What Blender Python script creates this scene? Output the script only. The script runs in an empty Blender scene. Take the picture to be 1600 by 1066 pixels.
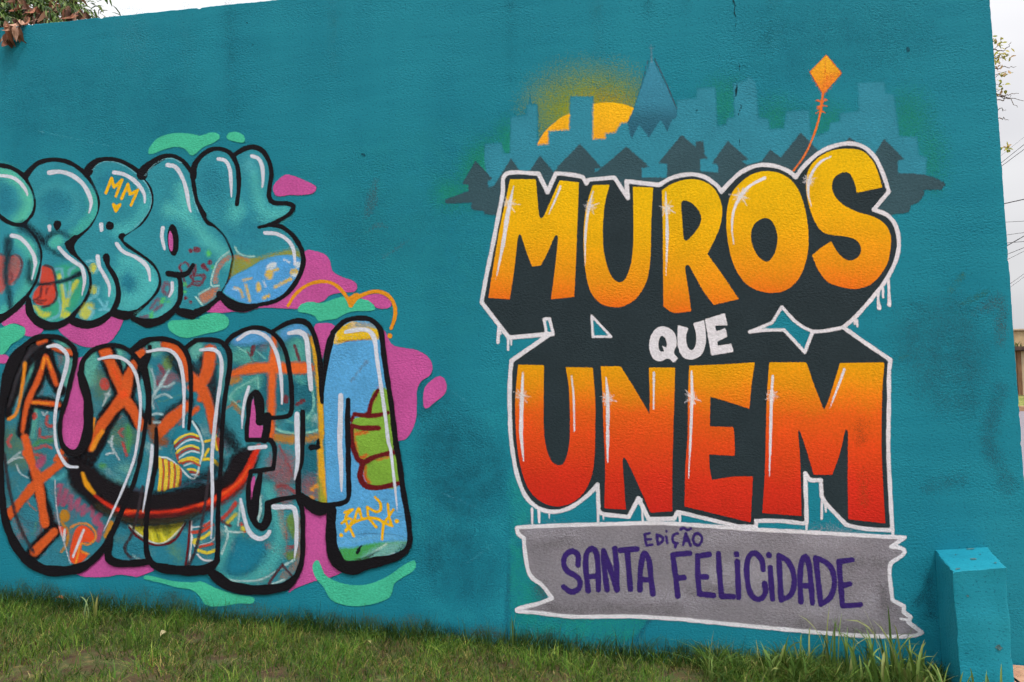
import bpy, bmesh, math, random
import numpy as np
from mathutils import Vector, Matrix, Euler

random.seed(7)
RNG = np.random.default_rng(11)
SC = bpy.context.scene
COL = SC.collection

# ------------------------------------------------------------------ camera
F_PX = 1290.0                       # focal length in photograph pixels (1600 wide)
YAW, PITCH = math.radians(10.8), math.atan(107.0 / F_PX)
DIST = 5.6                          # metres from the wall plane (y = 0)
ROT = Euler((math.pi / 2 + PITCH, 0.0, YAW)).to_matrix()
RN = np.array(ROT)


def rays(px, py):
    px = np.asarray(px, float); py = np.asarray(py, float)
    d = np.stack([(px - 800.0) / F_PX, (533.0 - py) / F_PX, -np.ones_like(px)], -1)
    return d @ RN.T


_d = rays(800.0, 1012.0)
CAM = np.array([0.0, -DIST, -_d[2] * DIST / _d[1]])     # wall foot at the picture's middle is z = 0


def at(px, py, y=0.0):
    """where the line of sight through a photo pixel meets the vertical plane at depth y"""
    d = rays(px, py)
    t = (y - CAM[1]) / d[..., 1]
    return CAM + d * t[..., None] if np.ndim(t) else CAM + d * t


cd = bpy.data.cameras.new('camera')
cam = bpy.data.objects.new('camera', cd); COL.objects.link(cam)
cam.location = CAM; cam.rotation_euler = (math.pi / 2 + PITCH, 0.0, YAW)
cd.sensor_width = 36.0; cd.lens = F_PX / 1600.0 * 36.0
cd.clip_start = 0.05; cd.clip_end = 2000.0
SC.camera = cam

# ------------------------------------------------------------------ sky, sun, exposure
SUN_EL, SUN_AZ = math.radians(63), math.radians(138)     # azimuth clockwise from +y
w = bpy.data.worlds.new('World'); SC.world = w; w.use_nodes = True
nt = w.node_tree; nt.nodes.clear()
def wn(t): return nt.nodes.new(t)
wo = wn('ShaderNodeOutputWorld'); bg = wn('ShaderNodeBackground'); sky = wn('ShaderNodeTexSky')
sky.sky_type = 'NISHITA'; sky.sun_disc = False
sky.sun_elevation = SUN_EL; sky.sun_rotation = SUN_AZ
hs = wn('ShaderNodeHueSaturation'); hs.inputs['Saturation'].default_value = 0.12
nt.links.new(sky.outputs[0], hs.inputs['Color'])
tc = wn('ShaderNodeTexCoord'); mp = wn('ShaderNodeMapping'); mp.inputs['Scale'].default_value = (1.2, 1.2, 3.0)
no = wn('ShaderNodeTexNoise'); no.inputs['Scale'].default_value = 1.6; no.inputs['Detail'].default_value = 3
rp = wn('ShaderNodeValToRGB')
rp.color_ramp.elements[0].position = 0.35; rp.color_ramp.elements[0].color = (7.2, 7.2, 7.65, 1)
rp.color_ramp.elements[1].position = 0.68; rp.color_ramp.elements[1].color = (11.0, 11.0, 11.2, 1)
mx = wn('ShaderNodeMix'); mx.data_type = 'RGBA'; mx.inputs[0].default_value = 0.88
nt.links.new(tc.outputs['Generated'], mp.inputs[0]); nt.links.new(mp.outputs[0], no.inputs['Vector'])
nt.links.new(no.outputs[0], rp.inputs[0])
sx_ = wn('ShaderNodeSeparateXYZ'); nt.links.new(tc.outputs['Generated'], sx_.inputs[0])
gr_ = wn('ShaderNodeMapRange'); gr_.inputs['From Min'].default_value = 0.0; gr_.inputs['From Max'].default_value = 1.0
gr_.inputs['To Min'].default_value = 0.43; gr_.inputs['To Max'].default_value = 2.0      # overcast: brighter overhead than at the horizon
pw_ = wn('ShaderNodeMath'); pw_.operation = 'POWER'; pw_.inputs[1].default_value = 1.4; pw_.use_clamp = True
nt.links.new(sx_.outputs['Z'], pw_.inputs[0]); nt.links.new(pw_.outputs[0], gr_.inputs[0])
vm_ = wn('ShaderNodeVectorMath'); vm_.operation = 'SCALE'
nt.links.new(rp.outputs[0], vm_.inputs[0]); nt.links.new(gr_.outputs[0], vm_.inputs['Scale'])
nt.links.new(hs.outputs[0], mx.inputs[6]); nt.links.new(vm_.outputs[0], mx.inputs[7])
nt.links.new(mx.outputs[2], bg.inputs[0]); bg.inputs[1].default_value = 0.1
nt.links.new(bg.outputs[0], wo.inputs[0])

sl = bpy.data.lights.new('sun', 'SUN'); sl.energy = 1.5; sl.angle = math.radians(12); sl.color = (1.0, 0.96, 0.9)
so = bpy.data.objects.new('sun', sl); COL.objects.link(so)
sd_ = Vector((math.sin(SUN_AZ) * math.cos(SUN_EL), math.cos(SUN_AZ) * math.cos(SUN_EL), math.sin(SUN_EL)))
so.rotation_euler = sd_.to_track_quat('Z', 'Y').to_euler()
so.location = (3, -6, 9)

vs = SC.view_settings
vs.view_transform = 'Standard'; vs.look = 'None'; vs.gamma = 1.0; vs.exposure = 0.47
vs.use_curve_mapping = False
SC.cycles.max_bounces = 3; SC.cycles.diffuse_bounces = 2; SC.cycles.glossy_bounces = 1; SC.cycles.transparent_max_bounces = 40
SC.cycles.use_denoising = True; SC.cycles.use_adaptive_sampling = True; SC.cycles.adaptive_threshold = 0.06; SC.cycles.adaptive_min_samples = 16

# ------------------------------------------------------------------ helpers
def lin(c):
    return tuple(((v / 255) / 12.92 if v / 255 <= 0.04045 else ((v / 255 + 0.055) / 1.055) ** 2.4) for v in c)


def tag(o, label=None, cat=None, group=None, kind=None):
    if label: o['label'] = label
    if cat: o['category'] = cat
    if group: o['group'] = group
    if kind: o['kind'] = kind
    return o


def empty(name, loc=(0, 0, 0)):
    o = bpy.data.objects.new(name, None); o.location = loc; o.empty_display_size = 0.1
    COL.objects.link(o); return o


def mesh_obj(name, verts, faces, mat, parent=None, smooth=False):
    me = bpy.data.meshes.new(name)
    me.from_pydata([tuple(v) for v in verts], [], [tuple(f) for f in faces])
    me.update()
    if mat is not None:
        for m in (mat if isinstance(mat, (list, tuple)) else [mat]): me.materials.append(m)
    if smooth: me.shade_smooth()
    o = bpy.data.objects.new(name, me); COL.objects.link(o)
    if parent is not None: o.parent = parent
    return o


# ---- materials
def stucco_group():
    g = bpy.data.node_groups.new('stucco_relief', 'ShaderNodeTree')
    g.interface.new_socket('Normal', in_out='OUTPUT', socket_type='NodeSocketVector')
    g.interface.new_socket('Height', in_out='OUTPUT', socket_type='NodeSocketFloat')
    N = g.nodes; L = g.links
    out = N.new('NodeGroupOutput'); geo = N.new('ShaderNodeNewGeometry')
    m1 = N.new('ShaderNodeMapping'); m1.inputs['Scale'].default_value = (52, 40, 84); m1.inputs['Rotation'].default_value = (0, math.radians(9), 0)
    n1 = N.new('ShaderNodeTexNoise'); n1.inputs['Scale'].default_value = 1.0; n1.inputs['Detail'].default_value = 1.0; n1.inputs['Roughness'].default_value = 0.55
    n1.inputs['Distortion'].default_value = 0.0
    n2 = N.new('ShaderNodeTexNoise'); n2.inputs['Scale'].default_value = 150; n2.inputs['Detail'].default_value = 0.0
    n3 = N.new('ShaderNodeTexNoise'); n3.inputs['Scale'].default_value = 2.2; n3.inputs['Detail'].default_value = 0.0
    a1 = N.new('ShaderNodeMath'); a1.operation = 'MULTIPLY_ADD'; a1.inputs[1].default_value = 0.28
    a2 = N.new('ShaderNodeMath'); a2.operation = 'MULTIPLY_ADD'; a2.inputs[1].default_value = 1.3
    b = N.new('ShaderNodeBump'); b.inputs['Strength'].default_value = 0.5; b.inputs['Distance'].default_value = 0.007
    L.new(geo.outputs['Position'], m1.inputs[0]); L.new(m1.outputs[0], n1.inputs['Vector'])
    L.new(geo.outputs['Position'], n2.inputs['Vector']); L.new(geo.outputs['Position'], n3.inputs['Vector'])
    L.new(n2.outputs[0], a1.inputs[0]); L.new(n1.outputs[0], a1.inputs[2])
    L.new(n3.outputs[0], a2.inputs[0]); L.new(a1.outputs[0], a2.inputs[2])
    n4 = N.new('ShaderNodeTexNoise'); n4.inputs['Scale'].default_value = 3.1; n4.inputs['Detail'].default_value = 1.0
    sm = N.new('ShaderNodeMapRange'); sm.inputs['From Min'].default_value = 0.35; sm.inputs['From Max'].default_value = 0.65
    sm.inputs['To Min'].default_value = 0.2; sm.inputs['To Max'].default_value = 0.62
    L.new(geo.outputs['Position'], n4.inputs['Vector']); L.new(n4.outputs[0], sm.inputs[0]); L.new(sm.outputs[0], b.inputs['Strength'])
    L.new(a2.outputs[0], b.inputs['Height']); L.new(b.outputs[0], out.inputs['Normal']); L.new(a1.outputs[0], out.inputs['Height'])
    return g


STUCCO = stucco_group()
MATS = {}


def new_mat(name):
    m = bpy.data.materials.new(name); m.use_nodes = True
    t = m.node_tree; bs = t.nodes['Principled BSDF']
    return m, t, t.nodes, t.links, bs


def paint_mat(col, f=1.6, op=1.0, ramp=None, rough=0.62, grain=0.7, patchy=0.0):
    key = (col, f, op, str(ramp), grain, patchy)
    if key in MATS: return MATS[key]
    m, t, N, L, bs = new_mat('spray_paint')
    bs.inputs['Roughness'].default_value = rough; bs.inputs['Specular IOR Level'].default_value = 0.08
    st = N.new('ShaderNodeGroup'); st.node_tree = STUCCO
    L.new(st.outputs['Normal'], bs.inputs['Normal'])
    geo = N.new('ShaderNodeNewGeometry')
    nz = N.new('ShaderNodeTexNoise'); nz.inputs['Scale'].default_value = 60; nz.inputs['Detail'].default_value = 2; nz.inputs['Roughness'].default_value = 0.7
    nb = N.new('ShaderNodeTexNoise'); nb.inputs['Scale'].default_value = 5; nb.inputs['Detail'].default_value = 1
    L.new(geo.outputs['Position'], nz.inputs['Vector']); L.new(geo.outputs['Position'], nb.inputs['Vector'])
    # colour: one coat, or a blend of coats along the letter
    if ramp:
        at_ = N.new('ShaderNodeAttribute'); at_.attribute_name = 'gr'
        ad = N.new('ShaderNodeMath'); ad.operation = 'MULTIPLY_ADD'; ad.inputs[1].default_value = 0.16
        sb = N.new('ShaderNodeMath'); sb.operation = 'SUBTRACT'; sb.inputs[1].default_value = 0.5
        mixn = N.new('ShaderNodeMath'); mixn.operation = 'ADD'
        L.new(nb.outputs[0], sb.inputs[0])
        L.new(sb.outputs[0], ad.inputs[0]); L.new(at_.outputs['Fac'], ad.inputs[2])
        sb2 = N.new('ShaderNodeMath'); sb2.operation = 'MULTIPLY_ADD'; sb2.inputs[1].default_value = 0.10; sb2.inputs[2].default_value = -0.05
        L.new(nz.outputs[0], sb2.inputs[0]); L.new(ad.outputs[0], mixn.inputs[0]); L.new(sb2.outputs[0], mixn.inputs[1])
        cr = N.new('ShaderNodeValToRGB'); e = cr.color_ramp.elements
        while len(e) < len(ramp): e.new(0.5)
        for i, (p, c) in enumerate(ramp):
            e[i].position = p; e[i].color = (*lin(c), 1)
        L.new(mixn.outputs[0], cr.inputs[0]); src = cr.outputs[0]
    else:
        rgb = N.new('ShaderNodeRGB'); rgb.outputs[0].default_value = (*lin(col), 1); src = rgb.outputs[0]
    hv = N.new('ShaderNodeHueSaturation')
    va = N.new('ShaderNodeMapRange'); va.inputs['From Min'].default_value = 0.3; va.inputs['From Max'].default_value = 0.7
    va.inputs['To Min'].default_value = 0.86; va.inputs['To Max'].default_value = 1.12
    vb = N.new('ShaderNodeMapRange'); vb.inputs['From Min'].default_value = 0.3; vb.inputs['From Max'].default_value = 0.7
    vb.inputs['To Min'].default_value = 0.93; vb.inputs['To Max'].default_value = 1.07
    mu = N.new('ShaderNodeMath'); mu.operation = 'MULTIPLY'
    L.new(nz.outputs[0], va.inputs[0]); L.new(nb.outputs[0], vb.inputs[0]); L.new(va.outputs[0], mu.inputs[0]); L.new(vb.outputs[0], mu.inputs[1])
    L.new(src, hv.inputs['Color']); L.new(mu.outputs[0], hv.inputs['Value']); L.new(hv.outputs[0], bs.inputs['Base Color'])
    if f == 0:
        MATS[key] = m
        return m
    # edge of the sprayed coat: signed distance + grain of the plaster, broken up into droplets
    sd = N.new('ShaderNodeAttribute'); sd.attribute_name = 'sd'
    gs = N.new('ShaderNodeMath'); gs.operation = 'SUBTRACT'; gs.inputs[1].default_value = 0.5
    g2 = N.new('ShaderNodeMath'); g2.operation = 'MULTIPLY_ADD'; g2.inputs[1].default_value = grain * max(2.2, f * 0.9)
    L.new(nz.outputs[0], gs.inputs[0]); L.new(gs.outputs[0], g2.inputs[0]); L.new(sd.outputs['Fac'], g2.inputs[2])
    al = N.new('ShaderNodeMapRange'); al.interpolation_type = 'SMOOTHSTEP'
    al.inputs['From Min'].default_value = -f / 2; al.inputs['From Max'].default_value = f / 2
    al.inputs['To Min'].default_value = op; al.inputs['To Max'].default_value = 0.0
    L.new(g2.outputs[0], al.inputs[0])
    asrc = al.outputs[0]
    if patchy > 0:
        pr = N.new('ShaderNodeMapRange'); pr.inputs['From Min'].default_value = 0.38; pr.inputs['From Max'].default_value = 0.62
        pr.inputs['To Min'].default_value = 1.0 - patchy; pr.inputs['To Max'].default_value = 1.0
        pn = N.new('ShaderNodeTexNoise'); pn.inputs['Scale'].default_value = 9; pn.inputs['Detail'].default_value = 3
        L.new(geo.outputs['Position'], pn.inputs['Vector']); L.new(pn.outputs[0], pr.inputs[0])
        pm = N.new('ShaderNodeMath'); pm.operation = 'MULTIPLY'
        L.new(al.outputs[0], pm.inputs[0]); L.new(pr.outputs[0], pm.inputs[1]); asrc = pm.outputs[0]
    sn = N.new('ShaderNodeVectorMath'); sn.operation = 'SNAP'; sn.inputs[1].default_value = (0.0021, 1.0, 0.0019)
    wnz = N.new('ShaderNodeTexWhiteNoise'); wnz.noise_dimensions = '3D'
    L.new(geo.outputs['Position'], sn.inputs[0]); L.new(sn.outputs[0], wnz.inputs['Vector'])
    gt = N.new('ShaderNodeMath'); gt.operation = 'GREATER_THAN'
    L.new(asrc, gt.inputs[0]); L.new(wnz.outputs['Value'], gt.inputs[1]); L.new(gt.outputs[0], bs.inputs['Alpha'])
    MATS[key] = m
    return m


def noise_mat(name, cols, scale=20, rough=0.85, bump=0.3, bdist=0.01, detail=5, stretch=(1, 1, 1), pos=(0.35, 0.65)):
    m, t, N, L, bs = new_mat(name)
    geo = N.new('ShaderNodeNewGeometry'); mp = N.new('ShaderNodeMapping'); mp.inputs['Scale'].default_value = stretch
    nz = N.new('ShaderNodeTexNoise'); nz.inputs['Scale'].default_value = scale; nz.inputs['Detail'].default_value = detail
    nz.inputs['Roughness'].default_value = 0.65
    cr = N.new('ShaderNodeValToRGB'); e = cr.color_ramp.elements
    while len(e) < len(cols): e.new(0.5)
    for i, c in enumerate(cols):
        e[i].position = pos[0] + (pos[1] - pos[0]) * i / max(1, len(cols) - 1); e[i].color = (*lin(c), 1)
    bu = N.new('ShaderNodeBump'); bu.inputs['Strength'].default_value = bump; bu.inputs['Distance'].default_value = bdist
    L.new(geo.outputs['Position'], mp.inputs[0]); L.new(mp.outputs[0], nz.inputs['Vector'])
    L.new(nz.outputs[0], cr.inputs[0]); L.new(cr.outputs[0], bs.inputs['Base Color'])
    L.new(nz.outputs[0], bu.inputs['Height']); L.new(bu.outputs[0], bs.inputs['Normal'])
    bs.inputs['Roughness'].default_value = rough
    return m


def wall_mat(gain=1.0):
    m, t, N, L, bs = new_mat('teal_stucco')
    st = N.new('ShaderNodeGroup'); st.node_tree = STUCCO
    L.new(st.outputs['Normal'], bs.inputs['Normal'])
    geo = N.new('ShaderNodeNewGeometry')
    def noise(scale, detail, stretch=(1, 1, 1), dist=0.0):
        mp = N.new('ShaderNodeMapping'); mp.inputs['Scale'].default_value = stretch
        n = N.new('ShaderNodeTexNoise'); n.inputs['Scale'].default_value = scale; n.inputs['Detail'].default_value = detail
        n.inputs['Distortion'].default_value = dist
        L.new(geo.outputs['Position'], mp.inputs[0]); L.new(mp.outputs[0], n.inputs['Vector']); return n.outputs[0]
    def ramp(src, stops):
        cr = N.new('ShaderNodeValToRGB'); e = cr.color_ramp.elements
        while len(e) < len(stops): e.new(0.5)
        for i, (p, c) in enumerate(stops): e[i].position = p; e[i].color = (*lin(c), 1)
        L.new(src, cr.inputs[0]); return cr.outputs[0]
    def mix(a, b, fac, mode='MIX'):
        x = N.new('ShaderNodeMix'); x.data_type = 'RGBA'; x.blend_type = mode
        if isinstance(fac, float): x.inputs[0].default_value = fac
        else: L.new(fac, x.inputs[0])
        L.new(a, x.inputs[6]); L.new(b, x.inputs[7]); return x.outputs[2]
    base = ramp(noise(0.8, 5), [(0.3, (25, 124, 143)), (0.5, (28, 132, 150)), (0.7, (34, 139, 156))])
    streak = ramp(noise(3.0, 4, (1.0, 1.0, 0.14)), [(0.3, (26, 117, 138)), (0.7, (37, 138, 156))])
    c = mix(base, streak, 0.4)
    brush = ramp(noise(2.0, 5, (0.7, 1.0, 5.0), 0.8), [(0.36, (24, 110, 134)), (0.64, (42, 142, 162))])
    c = mix(c, brush, 0.15)
    pores = N.new('ShaderNodeMapRange'); pores.inputs['From Min'].default_value = 0.3; pores.inputs['From Max'].default_value = 0.42
    pores.inputs['To Min'].default_value = 0.55; pores.inputs['To Max'].default_value = 0.0
    L.new(noise(70, 3), pores.inputs[0])
    dark = N.new('ShaderNodeRGB'); dark.outputs[0].default_value = (*lin((18, 84, 104)), 1)
    c = mix(c, dark.outputs[0], pores.outputs[0])
    if gain != 1.0:
        hv = N.new('ShaderNodeHueSaturation'); hv.inputs['Value'].default_value = gain; L.new(c, hv.inputs['Color']); c = hv.outputs[0]
    L.new(c, bs.inputs['Base Color'])
    bs.inputs['Roughness'].default_value = 0.6; bs.inputs['Specular IOR Level'].default_value = 0.08
    return m


# ------------------------------------------------------------------ traced paths
TILES = {'A': (690, 70, 4), 'B': (1060, 70, 4), 'C': (740, 250, 4), 'D': (1040, 220, 4), 'E': (740, 440, 4), 'F': (1040, 440, 4),
         'G': (770, 600, 4), 'H': (1070, 600, 4), 'I': (780, 780, 4), 'J': (1080, 780, 4),
         'K': (0, 200, 5), 'L': (0, 380, 5), 'M': (300, 200, 5), 'N': (300, 380, 5), 'O': (0, 510, 5), 'P': (0, 710, 5),
         'Q': (180, 510, 5), 'R': (180, 710, 5), 'S': (400, 480, 5), 'T': (400, 680, 5), '.': (0, 0, 1)}


def parse(s):
    """'C! 10,20 30,40~ D 5,6' : letters pick the reading frame; '*' sharp, '!' = sharp unless '~'"""
    ox, oy, k = 0, 0, 1; allsharp = False; pts = []
    for tok in s.split():
        if tok[0].isalpha() or tok[0] == '.':
            ox, oy, k = TILES[tok[0]]
            if '!' in tok: allsharp = True
            continue
        sharp = allsharp
        if tok.endswith('*'): sharp = True; tok = tok[:-1]
        elif tok.endswith('~'): sharp = False; tok = tok[:-1]
        x, y = tok.split(',')
        pts.append((ox + float(x) / k, oy + float(y) / k, sharp))
    return pts


def spline(pts, closed, step=4.0):
    """Catmull-Rom through the points, broken at sharp ones"""
    n = len(pts); P = [np.array(p[:2]) for p in pts]; out = []; tt = []
    segs = n if closed else n - 1
    for i in range(segs):
        a, b = i, (i + 1) % n
        p1, p2 = P[a], P[b]
        s1 = pts[a][2] or (not closed and a == 0); s2 = pts[b][2] or (not closed and b == n - 1)
        chord = np.linalg.norm(p2 - p1)
        m1 = (p2 - p1) if s1 else (p2 - P[a - 1]) * 0.5
        m2 = (p2 - p1) if s2 else (P[(b + 1) % n] - p1) * 0.5
        for m in (m1, m2):
            l = np.linalg.norm(m)
            if l > chord * 1.4: m *= chord * 1.4 / l
        k = 1 if (s1 and s2) else max(2, int(chord / step))
        for j in range(k):
            t = j / k
            h = (2 * t**3 - 3 * t**2 + 1, t**3 - 2 * t**2 + t, -2 * t**3 + 3 * t**2, t**3 - t**2)
            out.append(h[0] * p1 + h[1] * m1 + h[2] * p2 + h[3] * m2); tt.append(i + t)
    if not closed: out.append(P[-1]); tt.append(n - 1)
    return np.array(out), np.array(tt)


class Poly:
    def __init__(self, *paths):
        self.rings = [spline(parse(p) if isinstance(p, str) else p, True)[0] for p in paths]
        a = np.concatenate(self.rings); self.bb = (*a.min(0), *a.max(0))

    def apply(self, D, X, Y, mg):
        d = np.full(D.shape, mg * 1.0); inside = np.zeros(D.shape, bool)
        for r in self.rings:
            for p, q in zip(r, np.roll(r, -1, 0)):
                seg_dist(d, X, Y, p, q, 0, 0, mg)
                if p[1] == q[1]: continue
                lo, hi = (p, q) if p[1] < q[1] else (q, p)
                i0, i1 = np.searchsorted(Y, lo[1]), np.searchsorted(Y, hi[1])
                if i1 <= i0: continue
                xc = lo[0] + (Y[i0:i1] - lo[1]) * (hi[0] - lo[0]) / (hi[1] - lo[1])
                inside[i0:i1] ^= X[None, :] < xc[:, None]
        np.minimum(D, np.where(inside, -d, d), out=D)


def seg_dist(d, X, Y, p, q, r0, r1, mg):
    m = mg + max(r0, r1)
    i0, i1 = np.searchsorted(Y, min(p[1], q[1]) - m), np.searchsorted(Y, max(p[1], q[1]) + m)
    j0, j1 = np.searchsorted(X, min(p[0], q[0]) - m), np.searchsorted(X, max(p[0], q[0]) + m)
    if i1 <= i0 or j1 <= j0: return
    x = X[None, j0:j1] - p[0]; y = Y[i0:i1, None] - p[1]
    v = q - p; l2 = float(v @ v) or 1e-9
    t = np.clip((x * v[0] + y * v[1]) / l2, 0, 1)
    dd = np.hypot(x - t * v[0], y - t * v[1]) - (r0 + (r1 - r0) * t)
    np.minimum(d[i0:i1, j0:j1], dd, out=d[i0:i1, j0:j1])


class Stroke:
    def __init__(self, path, width, closed=False):
        pts = parse(path) if isinstance(path, str) else path
        self.p, tt = spline(pts, closed)
        ws = np.atleast_1d(np.array(width, float)) / 2
        if closed: self.p = np.concatenate([self.p, self.p[:1]]); tt = np.append(tt, len(pts))
        self.r = np.interp(tt / max(tt.max(), 1e-6) * (len(ws) - 1), np.arange(len(ws)), ws) if len(ws) > 1 else np.full(len(tt), ws[0])
        # the hand is never quite steady
        self.r = self.r * (1 + 0.07 * np.sin(np.arange(len(tt)) * 0.7 + self.p[0, 0]))
        m = self.r.max(); self.bb = (*(self.p.min(0) - m), *(self.p.max(0) + m))

    def apply(self, D, X, Y, mg):
        for i in range(len(self.p) - 1):
            seg_dist(D, X, Y, self.p[i], self.p[i + 1], self.r[i], self.r[i + 1], mg)
        if len(self.p) == 1: seg_dist(D, X, Y, self.p[0], self.p[0], self.r[0], self.r[0], mg)


def Ell(s, rx, ry=None, rot=0.0):
    p = parse(s)[0]; ry = ry or rx; c, sn = math.cos(math.radians(rot)), math.sin(math.radians(rot)); n = 24
    return Poly([(p[0] + c * rx * math.cos(a) - sn * ry * math.sin(a), p[1] + sn * rx * math.cos(a) + c * ry * math.sin(a), False)
                 for a in [2 * math.pi * i / n for i in range(n)]])


class Cut:
    """shapes kept only inside another shape"""
    def __init__(self, shapes, inside):
        self.s, self.i = shapes, inside
        b = inside.bb; self.bb = b

    def apply(self, D, X, Y, mg):
        a = np.full(D.shape, mg * 1.0); b = np.full(D.shape, mg * 1.0)
        for s in self.s: s.apply(a, X, Y, mg)
        self.i.apply(b, X, Y, mg)
        np.minimum(D, np.maximum(a, b), out=D)


LAYER = 0.000018
NCOAT = [0]


WHOLE = {'painted_letter', 'signature', 'painted_heart_line', 'painted_cross', 'painted_skyline', 'tail'}


def pieces(q):
    """split a mask of cells into its separate patches"""
    ii, jj = np.nonzero(q)
    if len(ii) == 0: return []
    idx = np.full((q.shape[0] + 2, q.shape[1] + 2), -1); idx[ii + 1, jj + 1] = np.arange(len(ii))
    lab = np.arange(len(ii)); E = []
    for di, dj in ((0, 1), (1, 0), (1, 1), (1, -1)):
        nb = idx[ii + 1 + di, jj + 1 + dj]; k = nb >= 0; E.append((np.nonzero(k)[0], nb[k]))
    a = np.concatenate([e[0] for e in E]); b = np.concatenate([e[1] for e in E])
    while True:
        la, lb = lab[a], lab[b]
        if np.array_equal(la, lb): break
        m = np.minimum(la, lb); np.minimum.at(lab, la, m); np.minimum.at(lab, lb, m)
        for _ in range(3): lab = lab[lab]
    u, c = np.unique(lab, return_counts=True)
    if len(u) == 1 or len(u) > 30: return [q]
    out = []
    for v in u[c >= 3]:
        m = np.zeros_like(q); k = lab == v; m[ii[k], jj[k]] = True; out.append(m)
    return out


def coat_mesh(name, q, D, X, Y, col, f, op, ramp, yr, grain, patchy):
    ii, jj = np.nonzero(q); W_ = len(X)
    F = np.stack([ii * W_ + jj, (ii + 1) * W_ + jj, (ii + 1) * W_ + jj + 1, ii * W_ + jj + 1], 1)
    used, inv = np.unique(F, return_inverse=True); F = inv.reshape(F.shape)
    gy, gx = used // W_, used % W_
    V = at(X[gx], Y[gy], -0.0003 - LAYER * NCOAT[0])
    me = bpy.data.meshes.new(name)
    me.vertices.add(len(V)); me.vertices.foreach_set('co', V.astype(np.float32).ravel())
    me.loops.add(F.size); me.loops.foreach_set('vertex_index', F.astype(np.int32).ravel())
    me.polygons.add(len(F)); me.polygons.foreach_set('loop_start', np.arange(0, F.size, 4, dtype=np.int32))
    me.update(calc_edges=True)
    a = me.attributes.new('sd', 'FLOAT', 'POINT'); a.data.foreach_set('value', D[gy, gx].astype(np.float32))
    if ramp:
        ya, yb = yr
        a = me.attributes.new('gr', 'FLOAT', 'POINT'); a.data.foreach_set('value', ((Y[gy] - ya) / (yb - ya)).astype(np.float32))
    me.materials.append(paint_mat(col, f, op, tuple(ramp) if ramp else None, grain=grain, patchy=patchy))
    if op >= 0.99 and patchy == 0:                      # full coat inside, broken edge outside
        me.materials.append(paint_mat(col, 0, 1.0, tuple(ramp) if ramp else None))
        dx = np.maximum(np.maximum(D[:-1, :-1], D[1:, :-1]), np.maximum(D[:-1, 1:], D[1:, 1:]))[ii, jj]
        lim = -f / 2 - 0.5 * grain * max(2.2, f * 0.9) - 0.05
        me.polygons.foreach_set('material_index', (dx < lim).astype(np.int32))
    o = bpy.data.objects.new(name, me); COL.objects.link(o)
    return o


def paint(name, layer, col, shapes, parent, f=1.6, op=1.0, ramp=None, yr=None, label=None, grain=0.7, patchy=0.0, cell=None):
    if not isinstance(shapes, (list, tuple)): shapes = [shapes]
    mg = f * 0.5 * (1 + grain) + 3.5
    cell = cell or (2.0 if f < 8 else 4.0 if f < 30 else 7.0)
    x0 = min(s.bb[0] for s in shapes) - mg; y0 = min(s.bb[1] for s in shapes) - mg
    x1 = max(s.bb[2] for s in shapes) + mg; y1 = max(s.bb[3] for s in shapes) + mg
    X = np.arange(x0, x1 + cell, cell); Y = np.arange(y0, y1 + cell, cell)
    D = np.full((len(Y), len(X)), mg)
    for s in shapes: s.apply(D, X, Y, mg)
    near = D < mg - 1e-6
    q = (near[:-1, :-1] | near[1:, :-1] | near[:-1, 1:] | near[1:, 1:])
    # keep only cells that can hold paint
    dm = np.minimum(np.minimum(D[:-1, :-1], D[1:, :-1]), np.minimum(D[:-1, 1:], D[1:, 1:]))
    q &= dm < f / 2 + 0.5 * grain * max(2.2, f * 0.9) * 0.8 + 0.05
    NCOAT[0] += 1                                       # every coat lies on the ones before it
    first = None
    for cq in (pieces(q) if name not in WHOLE else [q]):
        o = coat_mesh(name, cq, D, X, Y, col, f, op, ramp, yr, grain, patchy)
        o.parent = parent
        first = first or o
    o = first
    if label: o['label'] = label
    return o


# ------------------------------------------------------------------ ground, pavement, street
_g0, _g1 = at(0, 938), at(1500, 1070)
GS = (_g1[2] - _g0[2]) / (_g1[0] - _g0[0])


def foot(x):
    return _g0[2] + GS * (np.clip(x, -9.0, 4.2) - _g0[0])


_Z21, _Z24 = at(1595, 642, 21.0)[2], at(1595, 618, 24.0)[2]


def terrain(x, y):
    x = np.asarray(x, float); y = np.asarray(y, float)
    prof = np.interp(y, [2, 9, 21, 24, 60], [-0.2, 0.25, _Z21, _Z24, _Z24 + 0.3])
    s = np.clip((y - 1.0) / 8.0, 0, 1); s = s * s * (3 - 2 * s)
    return foot(x) * (1 - s) + prof * s


def sheet(name, xs, ys, dz, mat, kind='structure'):
    xs = np.asarray(xs, float); ys = np.asarray(ys, float)
    XX, YY = np.meshgrid(xs, ys)
    ZZ = terrain(XX, YY) + dz
    n, m = len(ys), len(xs)
    V = np.stack([XX, YY, ZZ], -1).reshape(-1, 3)
    Fc = [(i * m + j, i * m + j + 1, (i + 1) * m + j + 1, (i + 1) * m + j) for i in range(n - 1) for j in range(m - 1)]
    o = mesh_obj(name, V, Fc, mat, smooth=True); o['kind'] = kind
    return o


soil = noise_mat('lawn_soil', [(58, 40, 26), (80, 62, 36), (66, 76, 34), (108, 94, 56)], scale=9, rough=0.95, bump=0.6, bdist=0.03, detail=8)
XS = sorted(set([-300, -120, -60, -30, -20, -15] + list(np.arange(-12, 8.1, 0.5)) + [10, 12, 15, 20, 30, 45, 70, 120, 300]))
YS = sorted(set([-200, -80, -40, -20, -12] + list(np.arange(-9, 2.1, 0.5)) + [3, 4, 5, 6, 7, 8, 9, 11, 13, 15, 17, 19, 21, 22.5, 24, 28, 34, 45, 60, 100, 200, 500]))
tag(sheet('ground', XS, YS, 0.0, soil), 'lawn soil and bare earth under the grass')

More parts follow.
